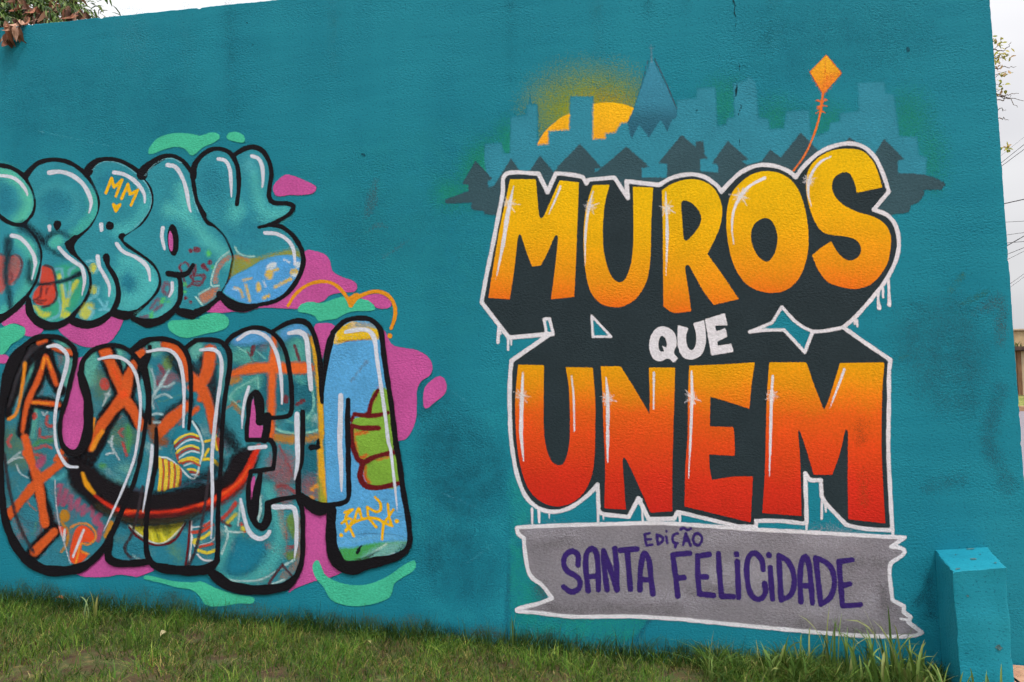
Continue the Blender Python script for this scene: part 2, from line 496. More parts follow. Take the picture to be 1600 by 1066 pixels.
asphalt = noise_mat('asphalt', [(112, 106, 114), (128, 121, 128), (142, 134, 140)], scale=40, rough=0.9, bump=0.3, bdist=0.004)
ROADX = [-60, -40, -20, -10] + list(np.arange(-6, 40, 2)) + [50, 70, 100]
tag(sheet('road', ROADX, [8.5, 9, 11, 13, 15, 17, 19, 20.85], 0.006, asphalt), 'grey asphalt street beyond the wall')
PAVE_X = float(at(1586, 1055, -0.3)[0])
paver = noise_mat('clay_pavement', [(168, 118, 92), (192, 142, 112), (205, 160, 128)], scale=14, rough=0.9, bump=0.4, bdist=0.006)
tag(sheet('pavement', np.linspace(PAVE_X, PAVE_X + 2.4, 6), [-12, -9, -6, -4, -3, -2, -1, -0.4, -0.02], 0.15, paver), 'terracotta pavement at the foot of the wall end')


def box(name, p0, p1, mat, parent=None, bev=0.0):
    bm = bmesh.new(); bmesh.ops.create_cube(bm, size=1.0)
    c = [(a + b) / 2 for a, b in zip(p0, p1)]; s = [abs(b - a) for a, b in zip(p0, p1)]
    for v in bm.verts: v.co = Vector([c[i] + v.co[i] * s[i] for i in range(3)])
    if bev: bmesh.ops.bevel(bm, geom=bm.edges[:], offset=bev, segments=2, affect='EDGES')
    me = bpy.data.meshes.new(name); bm.to_mesh(me); bm.free(); me.materials.append(mat)
    o = bpy.data.objects.new(name, me); COL.objects.link(o)
    if parent is not None: o.parent = parent
    return o


PKZ = float(terrain(PAVE_X, -1))
_pk = box('kerb', (PAVE_X - 0.09, -12, PKZ - 0.3), (PAVE_X - 0.002, -0.02, PKZ + 0.145), paver, None, 0.012)
tag(_pk, 'terracotta kerb stone edging the pavement by the buttress', kind='structure')
# far kerb: clay coloured
kerbm = noise_mat('kerb_clay', [(150, 112, 84), (176, 138, 106), (190, 160, 130)], scale=8, rough=0.9)
kv, kf = [], []
KX = np.arange(-40, 61, 2.0)
for x in KX:
    z = float(terrain(x, 20.9))
    for (y, h) in ((20.86, -0.05), (20.86, 0.14), (21.2, 0.15), (21.2, -0.05)): kv.append((x, y, z + h))
for i in range(len(KX) - 1):
    for k in range(3): kf.append((i * 4 + k, i * 4 + k + 4, i * 4 + k + 5, i * 4 + k + 1))
tag(mesh_obj('kerb', kv, kf, kerbm), 'clay coloured kerb along the far side of the street', kind='structure')
vergem = noise_mat('verge_grass', [(96, 112, 44), (128, 134, 62), (156, 146, 92)], scale=5, rough=0.95, bump=0.8, bdist=0.08, detail=8)
tag(sheet('verge', KX, [21.2, 21.8, 22.5, 23.2, 24.2], 0.02, vergem), 'strip of grass between the kerb and the garden wall')

# ------------------------------------------------------------------ the painted wall
TEAL = wall_mat()
rim = noise_mat('bare_rim', [(92, 176, 168), (128, 205, 190), (150, 220, 204)], scale=30, rough=0.8, bump=0.5)


def wall_outline():
    """front outline of the wall on y = 0, anticlockwise, with its chipped top and end"""
    def top(px): return 40.0 + (px - 30) * (2.5 - 40.0) / 370.0
    def end(py): return 1546.5 + 0.0715 * py
    # where the two edges meet, above the frame
    py = -60.0
    for _ in range(30): py = top(end(py))
    cx, cz = at(end(py), py)[0], at(end(py), py)[2]
    bx, bz = at(end(1150), 1150)[0], at(end(1150), 1150)[2]
    l1, l2 = at(30, top(30)), at(400, top(400))
    sl = (l2[2] - l1[2]) / (l2[0] - l1[0])
    lx = -8.2; lz = l1[2] + sl * (lx - l1[0])
    pts = [(lx, -0.6 + foot(lx)), (bx + 0.02, foot(bx) - 0.6)]
    rng = random.Random(3); n = 260; w_ = 0.0
    for i in range(n + 1):
        t = i / n; w_ = 0.75 * w_ + rng.uniform(-0.0016, 0.0016)
        chip = -rng.uniform(0.002, 0.005) if rng.random() < 0.06 else 0
        pts.append((bx + (cx - bx) * t + w_ + chip, bz + (cz - bz) * t))
    n = 420; w_ = 0.0
    for i in range(1, n + 1):
        t = i / n; w_ = 0.8 * w_ + rng.uniform(-0.0022, 0.0022)
        chip = -rng.uniform(0.003, 0.010) if rng.random() < 0.05 else 0
        pts.append((cx + (lx - cx) * t, cz + (lz - cz) * t + w_ + chip))
    return pts


WO = wall_outline(); nW = len(WO)
cxw = sum(p[0] for p in WO) / nW; czw = sum(p[1] for p in WO) / nW
wv = []
for (x, z) in WO:                                   # face, worn arris, back
    sx = -0.005 if x > 2.5 else 0.0
    sz = -0.005 if z > 2.0 else 0.0
    wv.append((x + sx, 0.0, z + sz))
for (x, z) in WO: wv.append((x, 0.006, z))
for (x, z) in WO: wv.append((x, 0.19, z))
wf = [tuple(range(nW)), tuple(range(3 * nW - 1, 2 * nW - 1, -1))]
for i in range(nW):
    j = (i + 1) % nW
    wf.append((i, nW + i, nW + j, j)); wf.append((nW + i, 2 * nW + i, 2 * nW + j, nW + j))
wall = mesh_obj('wall', wv, wf, [TEAL, rim])
for p in wall.data.polygons:
    if len(p.vertices) == 4 and p.normal.x > 0.5 and p.center.x > 2.5: p.material_index = 1
tag(wall, 'tall teal stucco wall covered with graffiti lettering', 'wall', kind='thing')

# buttress at the wall's foot
BD = -0.40
def bpt(px, py, y): return tuple(at(px, py, y))
b_tl, b_tr = bpt(1461, 860, -0.001), bpt(1543, 855, -0.001)
f_tl, f_tr = bpt(1488, 893, BD), bpt(1571, 886, BD)
f_bl, f_br = bpt(1500, 1045, BD), bpt(1584, 1055, BD)
zb = float(foot(3.0)) - 0.3
def down(p, q): k = (zb - p[2]) / (q[2] - p[2]); return (p[0] + (q[0] - p[0]) * k, p[1], zb)
bv = [b_tl, b_tr, f_tr, f_tl, (b_tl[0] + 0.02, -0.001, zb), (b_tr[0] + 0.04, -0.001, zb), down(f_tr, f_br), down(f_tl, f_bl)]
bmx = bmesh.new(); vv = [bmx.verts.new(v) for v in bv]
for fc in ((0, 3, 2, 1), (3, 7, 6, 2), (0, 4, 7, 3), (2, 6, 5, 1), (4, 5, 6, 7), (0, 1, 5, 4)): bmx.faces.new([vv[i] for i in fc])
bmesh.ops.recalc_face_normals(bmx, faces=bmx.faces[:])
edg = [e for e in bmx.edges if all(v.co.y < -0.1 for v in e.verts)] + [e for e in bmx.edges if abs(e.verts[0].co.y - e.verts[1].co.y) > 0.2 and max(v.co.z for v in e.verts) > 0.2]
bmesh.ops.subdivide_edges(bmx, edges=bmx.edges[:], cuts=22, use_grid_fill=True)
sharp = [e for e in bmx.edges if len(e.link_faces) == 2 and e.calc_face_angle() > 0.5 and max(v.co.y for v in e.verts) < -0.01]
bmesh.ops.bevel(bmx, geom=sharp, offset=0.004, segments=1, affect='EDGES')
rb = random.Random(4)
for v in bmx.verts:
    if v.co.y < -0.01:
        k = 0.0012
        if any(e.calc_face_angle(0) > 0.3 for e in v.link_edges): k = 0.0025 if rb.random() < 0.75 else 0.006
        v.co += Vector([rb.uniform(-1, 1) * k, abs(rb.uniform(0, 1)) * k, -abs(rb.uniform(0, 1)) * k])
for v in bmx.verts:                                   # hand-trowelled faces are never flat
    if v.co.y < -0.01:
        q = v.co; a = math.sin(q.x * 23 + q.z * 9) + math.sin(q.z * 17 - q.x * 6 + 2) + 0.6 * math.sin(q.z * 41 + q.y * 30)
        v.co += Vector((0.0022 * math.sin(q.z * 19 + q.y * 14) + 0.0016 * math.sin(q.z * 47), 0.0026 * a, 0.0018 * math.sin(q.x * 37 + q.y * 22)))
bmx.normal_update()
bme = bpy.data.meshes.new('buttress'); bmx.to_mesh(bme); bmx.free(); bme.materials.append(wall_mat(1.1)); bme.shade_smooth(); bme.set_sharp_from_angle(angle=0.5)
butt = bpy.data.objects.new('buttress', bme); COL.objects.link(butt); butt.parent = wall
butt['label'] = 'teal plastered buttress block with sloping top'


def on_top(u, v, lift=0.0035):
    """a point of the buttress's sloping top: u left to right, v wall to front"""
    a = Vector(b_tl).lerp(Vector(b_tr), u); b = Vector(f_tl).lerp(Vector(f_tr), u); return a.lerp(b, v) + Vector((0, -lift * 0.3, lift))


chipm = noise_mat('bare_mortar', [(44, 92, 100), (70, 112, 116), (96, 120, 118)], scale=60, rough=0.95, bump=0.6)
rc = random.Random(6)
for (u, v, su, sv) in ((0.55, 0.55, 0.07, 0.05), (0.88, 0.80, 0.025, 0.03), (0.12, 0.93, 0.06, 0.035), (0.66, 0.06, 0.09, 0.03), (0.30, 0.30, 0.02, 0.02), (0.75, 0.35, 0.018, 0.02)):
    ring = []
    for k in range(11):
        a = 2 * math.pi * k / 11; q = rc.uniform(0.5, 1.1); ring.append(tuple(on_top(min(0.985, u + su * q * math.cos(a)), min(0.985, v + sv * q * math.sin(a)))))
    ring.append(tuple(on_top(u, v, 0.0008)))          # a shallow pit with a raised lip of flaking paint
    ch = mesh_obj('chip', ring, [(k, (k + 1) % 11, 11) for k in range(11)], chipm, butt)
for k, (px, py) in enumerate(((1512, 931), (1561, 1012))):
    c0 = Vector(at(px, py, BD - 0.003)); ring = []
    for q in range(10):
        a = 2 * math.pi * q / 10; rr_ = rc.uniform(0.003, 0.009) * (1 + k); ring.append((c0.x + rr_ * 1.2 * math.cos(a), c0.y, c0.z + rr_ * math.sin(a)))
    ring.append((c0.x, c0.y + 0.0015, c0.z))
    mesh_obj('chip', ring, [(q, 10, (q + 1) % 10) for q in range(10)], chipm, butt)

# ------------------------------------------------------------------ old coats and sprays on the plaster
WHITE = (226, 223, 229); DARK = (43, 55, 60); BLACK = (25, 23, 27)
YEL_RAMP = [(0.0, (236, 190, 8)), (0.45, (240, 178, 12)), (0.78, (238, 150, 22)), (1.0, (236, 112, 26))]
RED_RAMP = [(0.0, (234, 164, 14)), (0.15, (234, 146, 20)), (0.34, (232, 98, 26)), (0.52, (228, 78, 27)), (0.78, (215, 53, 29)), (1.0, (205, 42, 30))]


def stain(col, shapes, f, op, layer=1, patchy=0.6, name='wall_stain', grain=0.5):
    return paint(name, layer, col, shapes, wall, f=f, op=op, grain=grain, patchy=patchy)


stain((30, 92, 108), [Poly('. 640,560 690,600 740,690 760,800 730,880 660,900 640,800 650,690')], 50, 0.5)
stain((44, 160, 176), [Poly('. 640,690 720,660 800,700 795,960 700,975 640,900')], 44, 0.34, layer=2, patchy=0.8, name='roller_patch')
stain((44, 166, 180), [Poly('.! 800,560 850,800 815,800 700,780 720,700')], 50, 0.3, layer=1, patchy=0.8, name='roller_patch')
stain((70, 78, 86), [Stroke('. 588,282 580,318 572,338', [8, 22, 12])], 20, 0.75, patchy=0.4)
stain((88, 86, 90), [Stroke('. 570,366 590,352 606,356', [6, 12, 6]), Stroke('. 600,400 625,385 640,372', [10, 8, 5])], 14, 0.7, patchy=0.4)
stain((28, 104, 122), [Poly('. 500,330 560,300 640,300 690,360 640,420 540,400')], 70, 0.4)
stain((26, 88, 106), [Poly('. 660,690 740,660 790,720 770,800 690,790')], 50, 0.45)
stain((26, 92, 110), [Poly('. 650,860 720,830 780,880 760,940 680,930')], 44, 0.35)
stain((66, 82, 88), [Stroke('. 1510,495 1545,478 1562,470 1562,535', [12, 20, 18, 16])], 18, 0.36)
stain((58, 108, 88), [Stroke('. 1484,455 1505,430', 7), Stroke('. 1498,478 1540,458', 7), Stroke('. 1408,560 1440,545 1470,550', 8), Stroke('. 1480,520 1488,600', 8)], 10, 0.5)
stain((38, 96, 112), [Poly('. 1400,500 1500,470 1540,560 1520,640 1440,620')], 60, 0.4)
stain((40, 92, 108), [Stroke('. 1560,610 1545,690 1575,760', 24), Stroke('. 1450,760 1500,750', 18)], 24, 0.4)
stain((24, 100, 122), [Poly('. 1180,20 1420,10 1440,90 1300,120 1190,100')], 80, 0.2)
stain((66, 142, 160), [Stroke('. 205,40 215,120 210,200', 40)], 50, 0.22)
stain((24, 106, 130), [Poly('. 30,130 200,110 340,160 300,220 120,230 20,220')], 80, 0.2)
stain((40, 146, 158), [Poly('. 470,250 760,200 780,420 700,560 620,470 520,330')], 70, 0.30, patchy=0.8)
stain((30, 86, 106), [Stroke('. 799,862 797,930 794,990', [9, 12, 9])], 9, 0.55, layer=3)
stain((36, 160, 142), [Poly('.! 797,850 850,868~ 1018,962 1004,988 960,1012 797,1012')], 9, 0.5, layer=2, patchy=0.5, name='roller_patch')
stain((46, 170, 160), [Poly('. 800,740 830,790 812,840 800,850')], 20, 0.45, patchy=0.4, name='roller_patch')
stain((30, 82, 110), [Stroke('. 1016,968 1004,985 995,1000', 6)], 7, 0.5, layer=3)
stain((24, 74, 92), [Stroke('. 1448,900 1455,960', 14), Stroke('. 1440,930 1430,945', 10)], 16, 0.45)
stain((110, 190, 205), [Stroke('. 60,205 170,228', 2), Stroke('. 705,610 745,640', 2), Stroke('. 690,770 760,800', 2), Stroke('. 730,880 770,850', 2.5)], 3, 0.15, patchy=0.9)

# ------------------------------------------------------------------ skyline painting
paint('sun_glow', 2, (144, 160, 48), Ell('A 940,420', 84, 52), wall, f=104, op=0.85, grain=0.06, label='olive halo sprayed around the sun')
paint('sun_glow', 3, (172, 146, 30), Ell('A 1010,470', 52, 40), wall, f=44, op=0.6, grain=0.08)
paint('green_glow', 2, (34, 150, 122), [Ell('A 240,800', 26, 50, 20), Ell('A 420,640', 18, 34), Ell('A 60,930', 20, 16)], wall, f=52, op=0.75, grain=0.3)
paint('green_glow', 2, (34, 146, 122), [Ell('B 290,380', 30, 34), Ell('B 610,470', 24, 26), Ell('B 930,500', 26, 26), Ell('B 1440,480', 30, 40), Ell('B 1580,720', 14, 40)], wall, f=64, op=0.5, grain=0.3)
paint('painted_sun', 4, (247, 184, 26), Poly('A 592,640* 595,622 640,550 680,508 740,460 800,428 880,388 950,368 1050,360 1130,370 1195,392 1260,430 1290,640*'), wall,
      label='yellow half sun rising behind the painted skyline', ramp=[(0, (248, 188, 24)), (0.6, (247, 180, 30)), (1, (246, 168, 40))], yr=(160, 222))
paint('painted_skyline', 5, (52, 138, 160), Poly('A! 285,880 268,700 272,622 372,615 388,680 426,680 434,455 528,440 534,380 548,375 553,330 562,378 598,375 600,500 595,627 668,620 668,540 797,530 803,325 948,325 945,590 1022,588 1022,555 1085,548 1120,490 1165,485 1195,455 1300,450 1466,440 1470,345 1590,337 '
      'B 110,335 118,275 230,268 243,510 300,500 305,460 352,455 345,245 420,225 440,200 482,235 500,460 560,465 570,530 660,525 675,420 815,410 825,560 870,570 940,540 950,490 1010,480 1015,430 1128,415 1122,240 1285,232 1295,305 1345,312 1380,575 1490,578 1500,690 1550,705 1545,830 1300,1000 700,900 0,900 A 800,950 300,950'),
      wall, f=5.0, op=1.0, grain=0.9, label='pale blue silhouette of city buildings')
paint('painted_spire', 6, (60, 132, 156), [Poly('A! 1312,80 1255,245 1200,400 1160,490 1185,590 1235,500 1295,580 1370,470 1410,540 1440,470 1470,455 1470,405 1405,260')], wall,
      ramp=[(0, (62, 142, 170)), (0.55, (58, 134, 160)), (0.75, (46, 106, 128)), (1.0, (42, 94, 116))], yr=(90, 217), f=3.0, label='tall church spire with zigzag base')
paint('painted_cross', 7, (96, 146, 164), [Stroke('A 1310,0 1313,110', [1.6, 3.4]), Stroke('A 1292,18 1328,20', 1.6)], wall, f=1.6, op=0.8)
paint('spire_edge', 7, (74, 88, 108), [Stroke('A 1332,90 1405,245 1470,400', 1.8), Stroke('A 1290,95 1245,270', 1.4)], wall, f=2, op=0.8)
trees = paint('painted_treeline', 7, (58, 86, 95), Poly(
    'A 25,968* 100,940 168,915* 168,872* 128,870* 212,727* 318,838* 285,858* 292,895* 328,880* 435,708* 488,790* 552,786* 615,692* 700,795* 725,770* 722,765* 865,618* 1000,768* 958,775* 960,800* 1010,760* 1155,637* 1300,762* 1250,772* 1252,830* 1408,830* 1410,745* 1352,742* 1500,562* 1590,640* '
    'B 108,605* 155,600* 165,688* 188,710* 135,716* 137,790* 248,800* 246,748* 208,742* 308,600* 440,718* 395,728* 430,750* 520,728* 575,655* 640,705* 765,548* 872,660* 1000,652* 1070,578* 1130,622* 1222,690* 1285,588* 1412,716* 1370,725* 1372,802* 1480,806* 1560,818 1640,850 1668,875 1640,905* 1530,908* 1535,935 1500,985 1450,1008 1440,1045 1320,1064* '
    '. 1380,420* 1000,420* 812,420* 790,345* '
    'A 330,1064* 268,1060* 265,1042 195,1030 182,1005 190,988 60,992 25,990'), wall, f=3.2, label='dark grey pines and rooftops in front of the skyline')
kite = paint('painted_kite', 8, (238, 160, 40), Poly('B! 925,62 1022,178 905,312 820,170'), wall, ramp=[(0, (246, 184, 44)), (0.5, (244, 166, 36)), (1, (236, 128, 40))], yr=(86, 148), label='orange diamond kite')
paint('shading', 9, (232, 112, 44), [Poly('B! 1020,178 905,312 915,190'), Poly('B! 820,170 905,312 868,250')], kite, f=9, op=0.55)
paint('outline', 10, (224, 98, 40), [Stroke('B! 925,65 1020,178 905,310 820,170', 1.8, True), Stroke('B 922,80 915,180 905,300', 1.4), Stroke('B 830,172 1015,178', 1.2)], kite, f=1.6, op=0.8)
paint('tail', 9, (230, 118, 48), [Stroke('B 905,300 896,360 888,420 862,520 815,640 770,720 718,788', [3.5, 3.5, 3.0, 3.0]),
      Stroke('B 858,350 900,352 932,346', 1.9), Stroke('B 864,390 895,380 930,384', 1.9), Stroke('B 856,430 890,412 914,426', 1.9),
      Stroke('B 868,345 890,360', 2), Stroke('B 920,340 905,360', 2), Stroke('B 870,400 890,385', 2)], kite, f=1.5)
paint('tail_light', 10, (246, 164, 76), [Stroke('B 892,420 866,520 820,636 776,712', 1.0)], kite, f=1.2, op=0.8)

# splashed mud and damp along the wall's foot
rs = random.Random(12)
for k in range(26):
    x_ = -40 + k * 62 + rs.uniform(-14, 14); y_ = 936 + x_ * 0.088
    stain(rs.choice([(40, 78, 82), (62, 84, 70), (34, 66, 74), (80, 84, 66)]), [Poly([(x_ - 45, y_ + 20, False), (x_ - 30, y_ - rs.uniform(8, 22), False), (x_, y_ - rs.uniform(14, 38), False), (x_ + 32, y_ - rs.uniform(8, 22), False), (x_ + 45, y_ + 20, False)])], 22, rs.uniform(0.3, 0.6), patchy=0.7, name='mud_splash')
# run-off streaks under the top edge
for k in range(9):
    x_ = rs.uniform(20, 1520); t_ = 40 - (x_ - 30) * 0.1014
    stain(rs.choice([(20, 92, 112), (26, 84, 100), (58, 140, 156)]), [Stroke([(x_, t_ - 6, False), (x_ + 2, t_ + rs.uniform(20, 60), False), (x_ + 3, t_ + rs.uniform(80, 200), False)], [2, rs.uniform(8, 20), 3])], 26, rs.uniform(0.15, 0.3), patchy=0.7, name='runoff_streak')
# crack in the plaster from the top of the wall
paint('crack', 3, (16, 48, 56), [Stroke('. 1146,-40 1149,-6 1145,0 1149,8 1147,18 1151,30 1149,42', [1.4, 2.0, 0.8]),
                                 Stroke('B 375,110 382,135 380,175', [1.2, 1.6, 0.8]), Stroke('B 366,250 362,290 358,325', [1, 4, 1.0]),
                                 Stroke('B 385,375 395,385 375,430 372,465', [1.2, 1.6, 0.8]), Stroke('B 382,590 386,640', [1, 1])], wall, f=1.0)
paint('stain', 3, (22, 86, 102), [Ell('B 1435,30', 3, 4), Ell('B 115,410', 2, 1.2), Ell('M 1340,210', 4, 2, 25), Ell('. 395,70', 1.4), Ell('. 1528,495', 1.5), Ell('. 386,36', 1.2)], wall, f=1.4)

# ------------------------------------------------------------------ dark block behind the big words
OUT = ('C 205,88 405,85* 462,202* 515,84* 600,91 682,106* 706,148* 720,124* 880,110* 964,238* 955,134* 1160,157* 1240,112 1350,90 1440,106 1515,155 1548,200* '
       'D 400,262 480,192 580,154 680,158 770,192 813,230* 860,165 950,82 1050,34 1150,17 1235,38 1305,100 1352,190 1396,318* 1300,431* 1380,462 1438,530 1458,640 1440,745 1380,868 1290,985 '
       'F 1250,152 1180,228 1110,286* 1250,385 1405,490* 1396,580 1396,720 1393,900 H 1272,300 1273,450 1285,700 1297,915* 1130,906 1010,882* 880,745 855,700* 850,600* 785,600 752,558* 757,700 762,866* 740,872* 600,857 452,856* 440,893* 330,890* '
       '0,810* G 1155,802* 1132,842* 975,846* 910,715* 850,832* 700,816 662,800* 655,628* 600,690 500,765 400,798 300,783 210,708 150,560 115,350 106,150 105,0 E 225,800 228,600 237,495* 478,328* 220,351* 50,130* '
       'C 85,700 130,480 180,220')
HOLE1 = 'E! 440,235 475,232 498,332 457,334'
HOLE2 = 'E! 738,215 745,345 860,345'
HOLE3 = 'F 525,315* 665,258* 727,158* 800,240 860,285 920,312* 870,442* 740,302* 620,305'
block = paint('letter_block', 9, DARK, Poly(OUT, HOLE1, HOLE2, HOLE3), wall, label='charcoal block shadow behind the big words')
paint('outline', 10, WHITE, [Stroke(OUT, 6.4, True), Stroke(HOLE1, 4.6, True), Stroke(HOLE2, [3.6, 3.8], True), Stroke('E 736,206 740,260', [1.5, 4]), Stroke(HOLE3, 5.0, True),
      Stroke('F 1115,286 1000,308 915,314', 5.5)], block, f=2.0)
DR = [('G 245,780 247,875', [4, 3]), ('G 288,790 290,865', [5, 3.5]), ('G 352,800 353,842', [3.5, 1.5]), ('G 658,810 658,872', 4), ('G 692,812 693,850', [4, 2]), ('G 930,720 938,870', [3, 3.5]),
      ('G 1168,810 1170,862', [5, 3]), ('G 1148,812 1140,850', 3), ('F 1330,60 1328,110 1335,165', [5, 4, 7]), ('F 1358,40 1360,98', [4, 4]), ('F 1392,-10 1396,60 1398,145', [5, 3.5, 7]),
      ('F 1182,225 1182,268', [4, 3]), ('F 1196,240 1200,282', [3, 3]), ('E 158,270 152,380', [4, 5]), ('E 172,290 172,330', [3, 2]), ('E 217,345 215,430', [4, 3.5]), ('E 235,355 235,398', [4, 2]),
      ('H 858,700 855,845', [4, 4]), ('H 878,745 882,800', [4, 2.5]), ('H 762,860 760,912', [5, 4]), ('H 1300,900 1300,945', [5, 4]), ('H 440,850 452,900', [4, 4])]
paint('drip', 11, WHITE, [Stroke(p, wd) for p, wd in DR], block, f=1.4)


def letter(desc, layer, paths, ramp, yr, hl, spark, f=1.5):
    o = paint('painted_letter', layer, ramp[0][1], Poly(*paths), wall, f=f, ramp=ramp, yr=yr, label=desc)
    if hl: paint('highlight', layer + 2, WHITE, [Stroke(p, wd) for p, wd in hl], o, f=1.6, op=0.97)
    for (c, r) in spark:
        p = parse(c)[0]; rr = random.Random(c); ss = []
        for k in range(8):
            a = k * math.pi / 4 + rr.uniform(-0.25, 0.25) + 0.3; l = r * rr.uniform(0.6, 1.1)
            ss.append(Stroke([(p[0], p[1], True), (p[0] + l * math.cos(a), p[1] + l * math.sin(a), True)], [3.0, 0.6]))
        paint('sparkle', layer + 2, WHITE, ss, o, f=2.6, op=0.85)
        paint('sparkle_glow', layer + 1, WHITE, Ell(c, 5), o, f=14, op=0.65, grain=0.3)
    return o


YR = YEL_RAMP; RR = RED_RAMP
letter('yellow to orange letter M of the top word', 12, ['C 228,121* 389,121* 400,250 410,350 425,366 440,348 490,235 538,128* 658,140* 645,500 630,856* 483,872* 508,680 528,485 518,468 502,488 462,580 420,660* 365,667* 325,560 297,472 286,463 276,490 255,680 226,872* 92,862* 150,500 200,250'], YR, (278, 470),
       [('C 250,165 215,330 185,520 140,745', [2, 7, 6, 1.2]), ('C 543,168 505,260 470,340', [3.5, 3.2, 1.6])], [('C 222,275', 18)])
letter('yellow to orange letter U of the top word', 12, ['C 745,158* 850,155* 820,280 808,430 815,580 855,715 910,766 950,740 985,640 998,500 998,300 995,168* 1122,172* 1110,400 1106,600 1085,745 1030,850 960,905 880,922 790,895 730,820 700,700 688,550 690,400 710,270'], YR, (290, 482),
       [('C 748,195 720,300 700,450 695,660', [2, 4.5, 3.8, 1.5])], [('C 728,290', 15)])
letter('yellow to orange letter R of the top word', 12, ['C 1176,190* 1240,150 1330,122 1420,128 1500,175 1545,260 1553,345 1528,450 1461,588* D 350,830 458,990* 300,1027* 230,930 150,785 135,776 121,790 145,950 160,1066* C 1250,955 1186,915* 1184,700 1182,400',
       'C 1300,262 1345,260 1395,300 1423,365 1400,430 1345,495 1322,505 1312,480 1304,380'], YR, (280, 490), [('C 1200,200 1210,450 1203,725', [2, 5, 1.2])], [('C 1208,300', 16)])
letter('yellow to orange letter O of the top word', 12, ['D 640,190 740,215 820,290 870,420 893,580 885,720 840,850 760,930 660,952 560,930 480,870 420,760 388,620 380,480 400,360 450,280 540,210',
       'D 620,482 670,510 698,590 690,680 655,745 625,755 580,725 545,660 533,590 555,520'], YR, (265, 462), [('D 620,232 530,280 470,345 425,440 415,550 428,650', [5, 4.5, 6, 4, 3, 1.5])], [('D 470,345', 18)])
letter('yellow to orange letter S of the top word', 12, ['D 1355,292* 1195,326* 1180,260 1150,205 1110,197 1060,225 1040,280 1055,340 1110,400 1200,445 1300,475 1370,520 1406,590 1405,680 1380,780 1300,885 1200,926 1100,915 1010,880 950,800 915,715* 970,670 1035,628* 1070,690 1120,740 1165,748 1210,720 1222,670 1190,620 1120,598 1000,580 940,520 895,400 878,290 890,190 950,110 1040,62 1140,50 1230,65 1290,120 1325,190'],
       YR, (232, 455), [('D 1035,97 960,140 905,225 890,320 912,415', [2.5, 4, 5, 4, 1.5])], [('D 893,245', 14)])
letter('orange to red letter U of the lower word', 12, ['E 278,520* 440,522* 438,700 438,830 G 318,240 325,350 350,450 385,500 430,507 462,450 480,350 482,220 E 600,780 594,650 575,535* 745,538* 758,700 762,820 G 640,250 638,420 622,560 575,670 500,740 400,766 300,735 220,650 170,500 146,320 140,120 E 264,680'], RR, (568, 790),
       [('E 308,570 302,720 297,900 G 178,330 192,482', [2.5, 6, 6, 6, 2]), ('E 612,590 625,720 630,935', [2.5, 3.2, 2.6])], [('E 300,715', 15)])
letter('orange to red letter N of the lower word', 12, ['E 795,530* 920,530* 1025,700 1100,830* 1100,700 1095,538* 1260,538* 1254,760 G 1128,300 1122,550 1122,796* 985,804* 940,700 870,545 825,462 811,475 820,620 831,786* 697,778* 702,520 692,280 E 806,720'], RR, (570, 798),
       [('E 828,600 838,740 838,980 G 718,490', [2, 6, 5, 2]), ('E 1127,570 1125,800', [4, 2.5])], [('E 838,735', 16)])
letter('orange to red letter E of the lower word', 12, ['F 148,526* 350,518 558,505* 538,640 524,796* 400,755 280,721* 277,905* 425,910* 432,1000 H 312,450* 153,441* 155,520 170,600* 300,580 426,578* 412,866* G 1198,766* 1204,520 1218,300 F 140,720'], RR, (565, 812),
       [('F 162,560 165,720 156,980 G 1223,590', [3, 5, 4, 1.5])], [('F 165,725', 15)])
letter('orange to red letter M of the lower word', 12, ['F 648,505* 880,505* 930,650 990,806* 1025,720 1090,510* 1368,505* 1354,700 1350,900 H 1230,420 1240,650 1253,872* 1022,846* 1018,600 1020,300 1012,285 1002,295 970,430 922,568* 805,568* 765,430 722,300 714,290 708,305 722,500 729,826* 484,808* 500,560 508,250 F 634,700'], RR, (566, 812),
       [('F 670,590 662,720 655,1000 H 528,578', [3.5, 5, 4.5, 1.5]), ('F 1118,548 1075,665 1028,790', [4, 4, 1.4])], [('F 665,712', 14)])
paint('wall_stain', 13, (150, 70, 30), [Ell('H 1100,300', 8, 22), Ell('H 1120,600', 7, 20), Ell('H 1120,710', 6, 14)], wall, f=16, op=0.4, patchy=0.6)
for i, (d, ps) in enumerate([('small white letter Q of the middle word', ['E 1155,285 1215,288 1260,330 1269,395 1252,445 1279,482* 1250,508* 1215,480 1170,500 1125,484 1098,420 1108,340', 'E 1168,342 1195,350 1208,385 1206,412* 1178,402* 1192,436* 1168,438 1154,395']),
                             ('small white letter U of the middle word', ['F 76,272* 143,290* 128,345 138,410 165,430 188,395 190,330 172,262* 240,240* 252,330 248,400 220,462 165,488 108,472 76,400']),
                             ('small white letter E of the middle word', ['F! 245,236 370,198 388,274 308,276 316,312 375,290 386,345 322,376 326,402 410,388 426,440 286,463'])]):
    paint('painted_letter', 12, WHITE, Poly(*ps), wall, f=1.5, label=d)

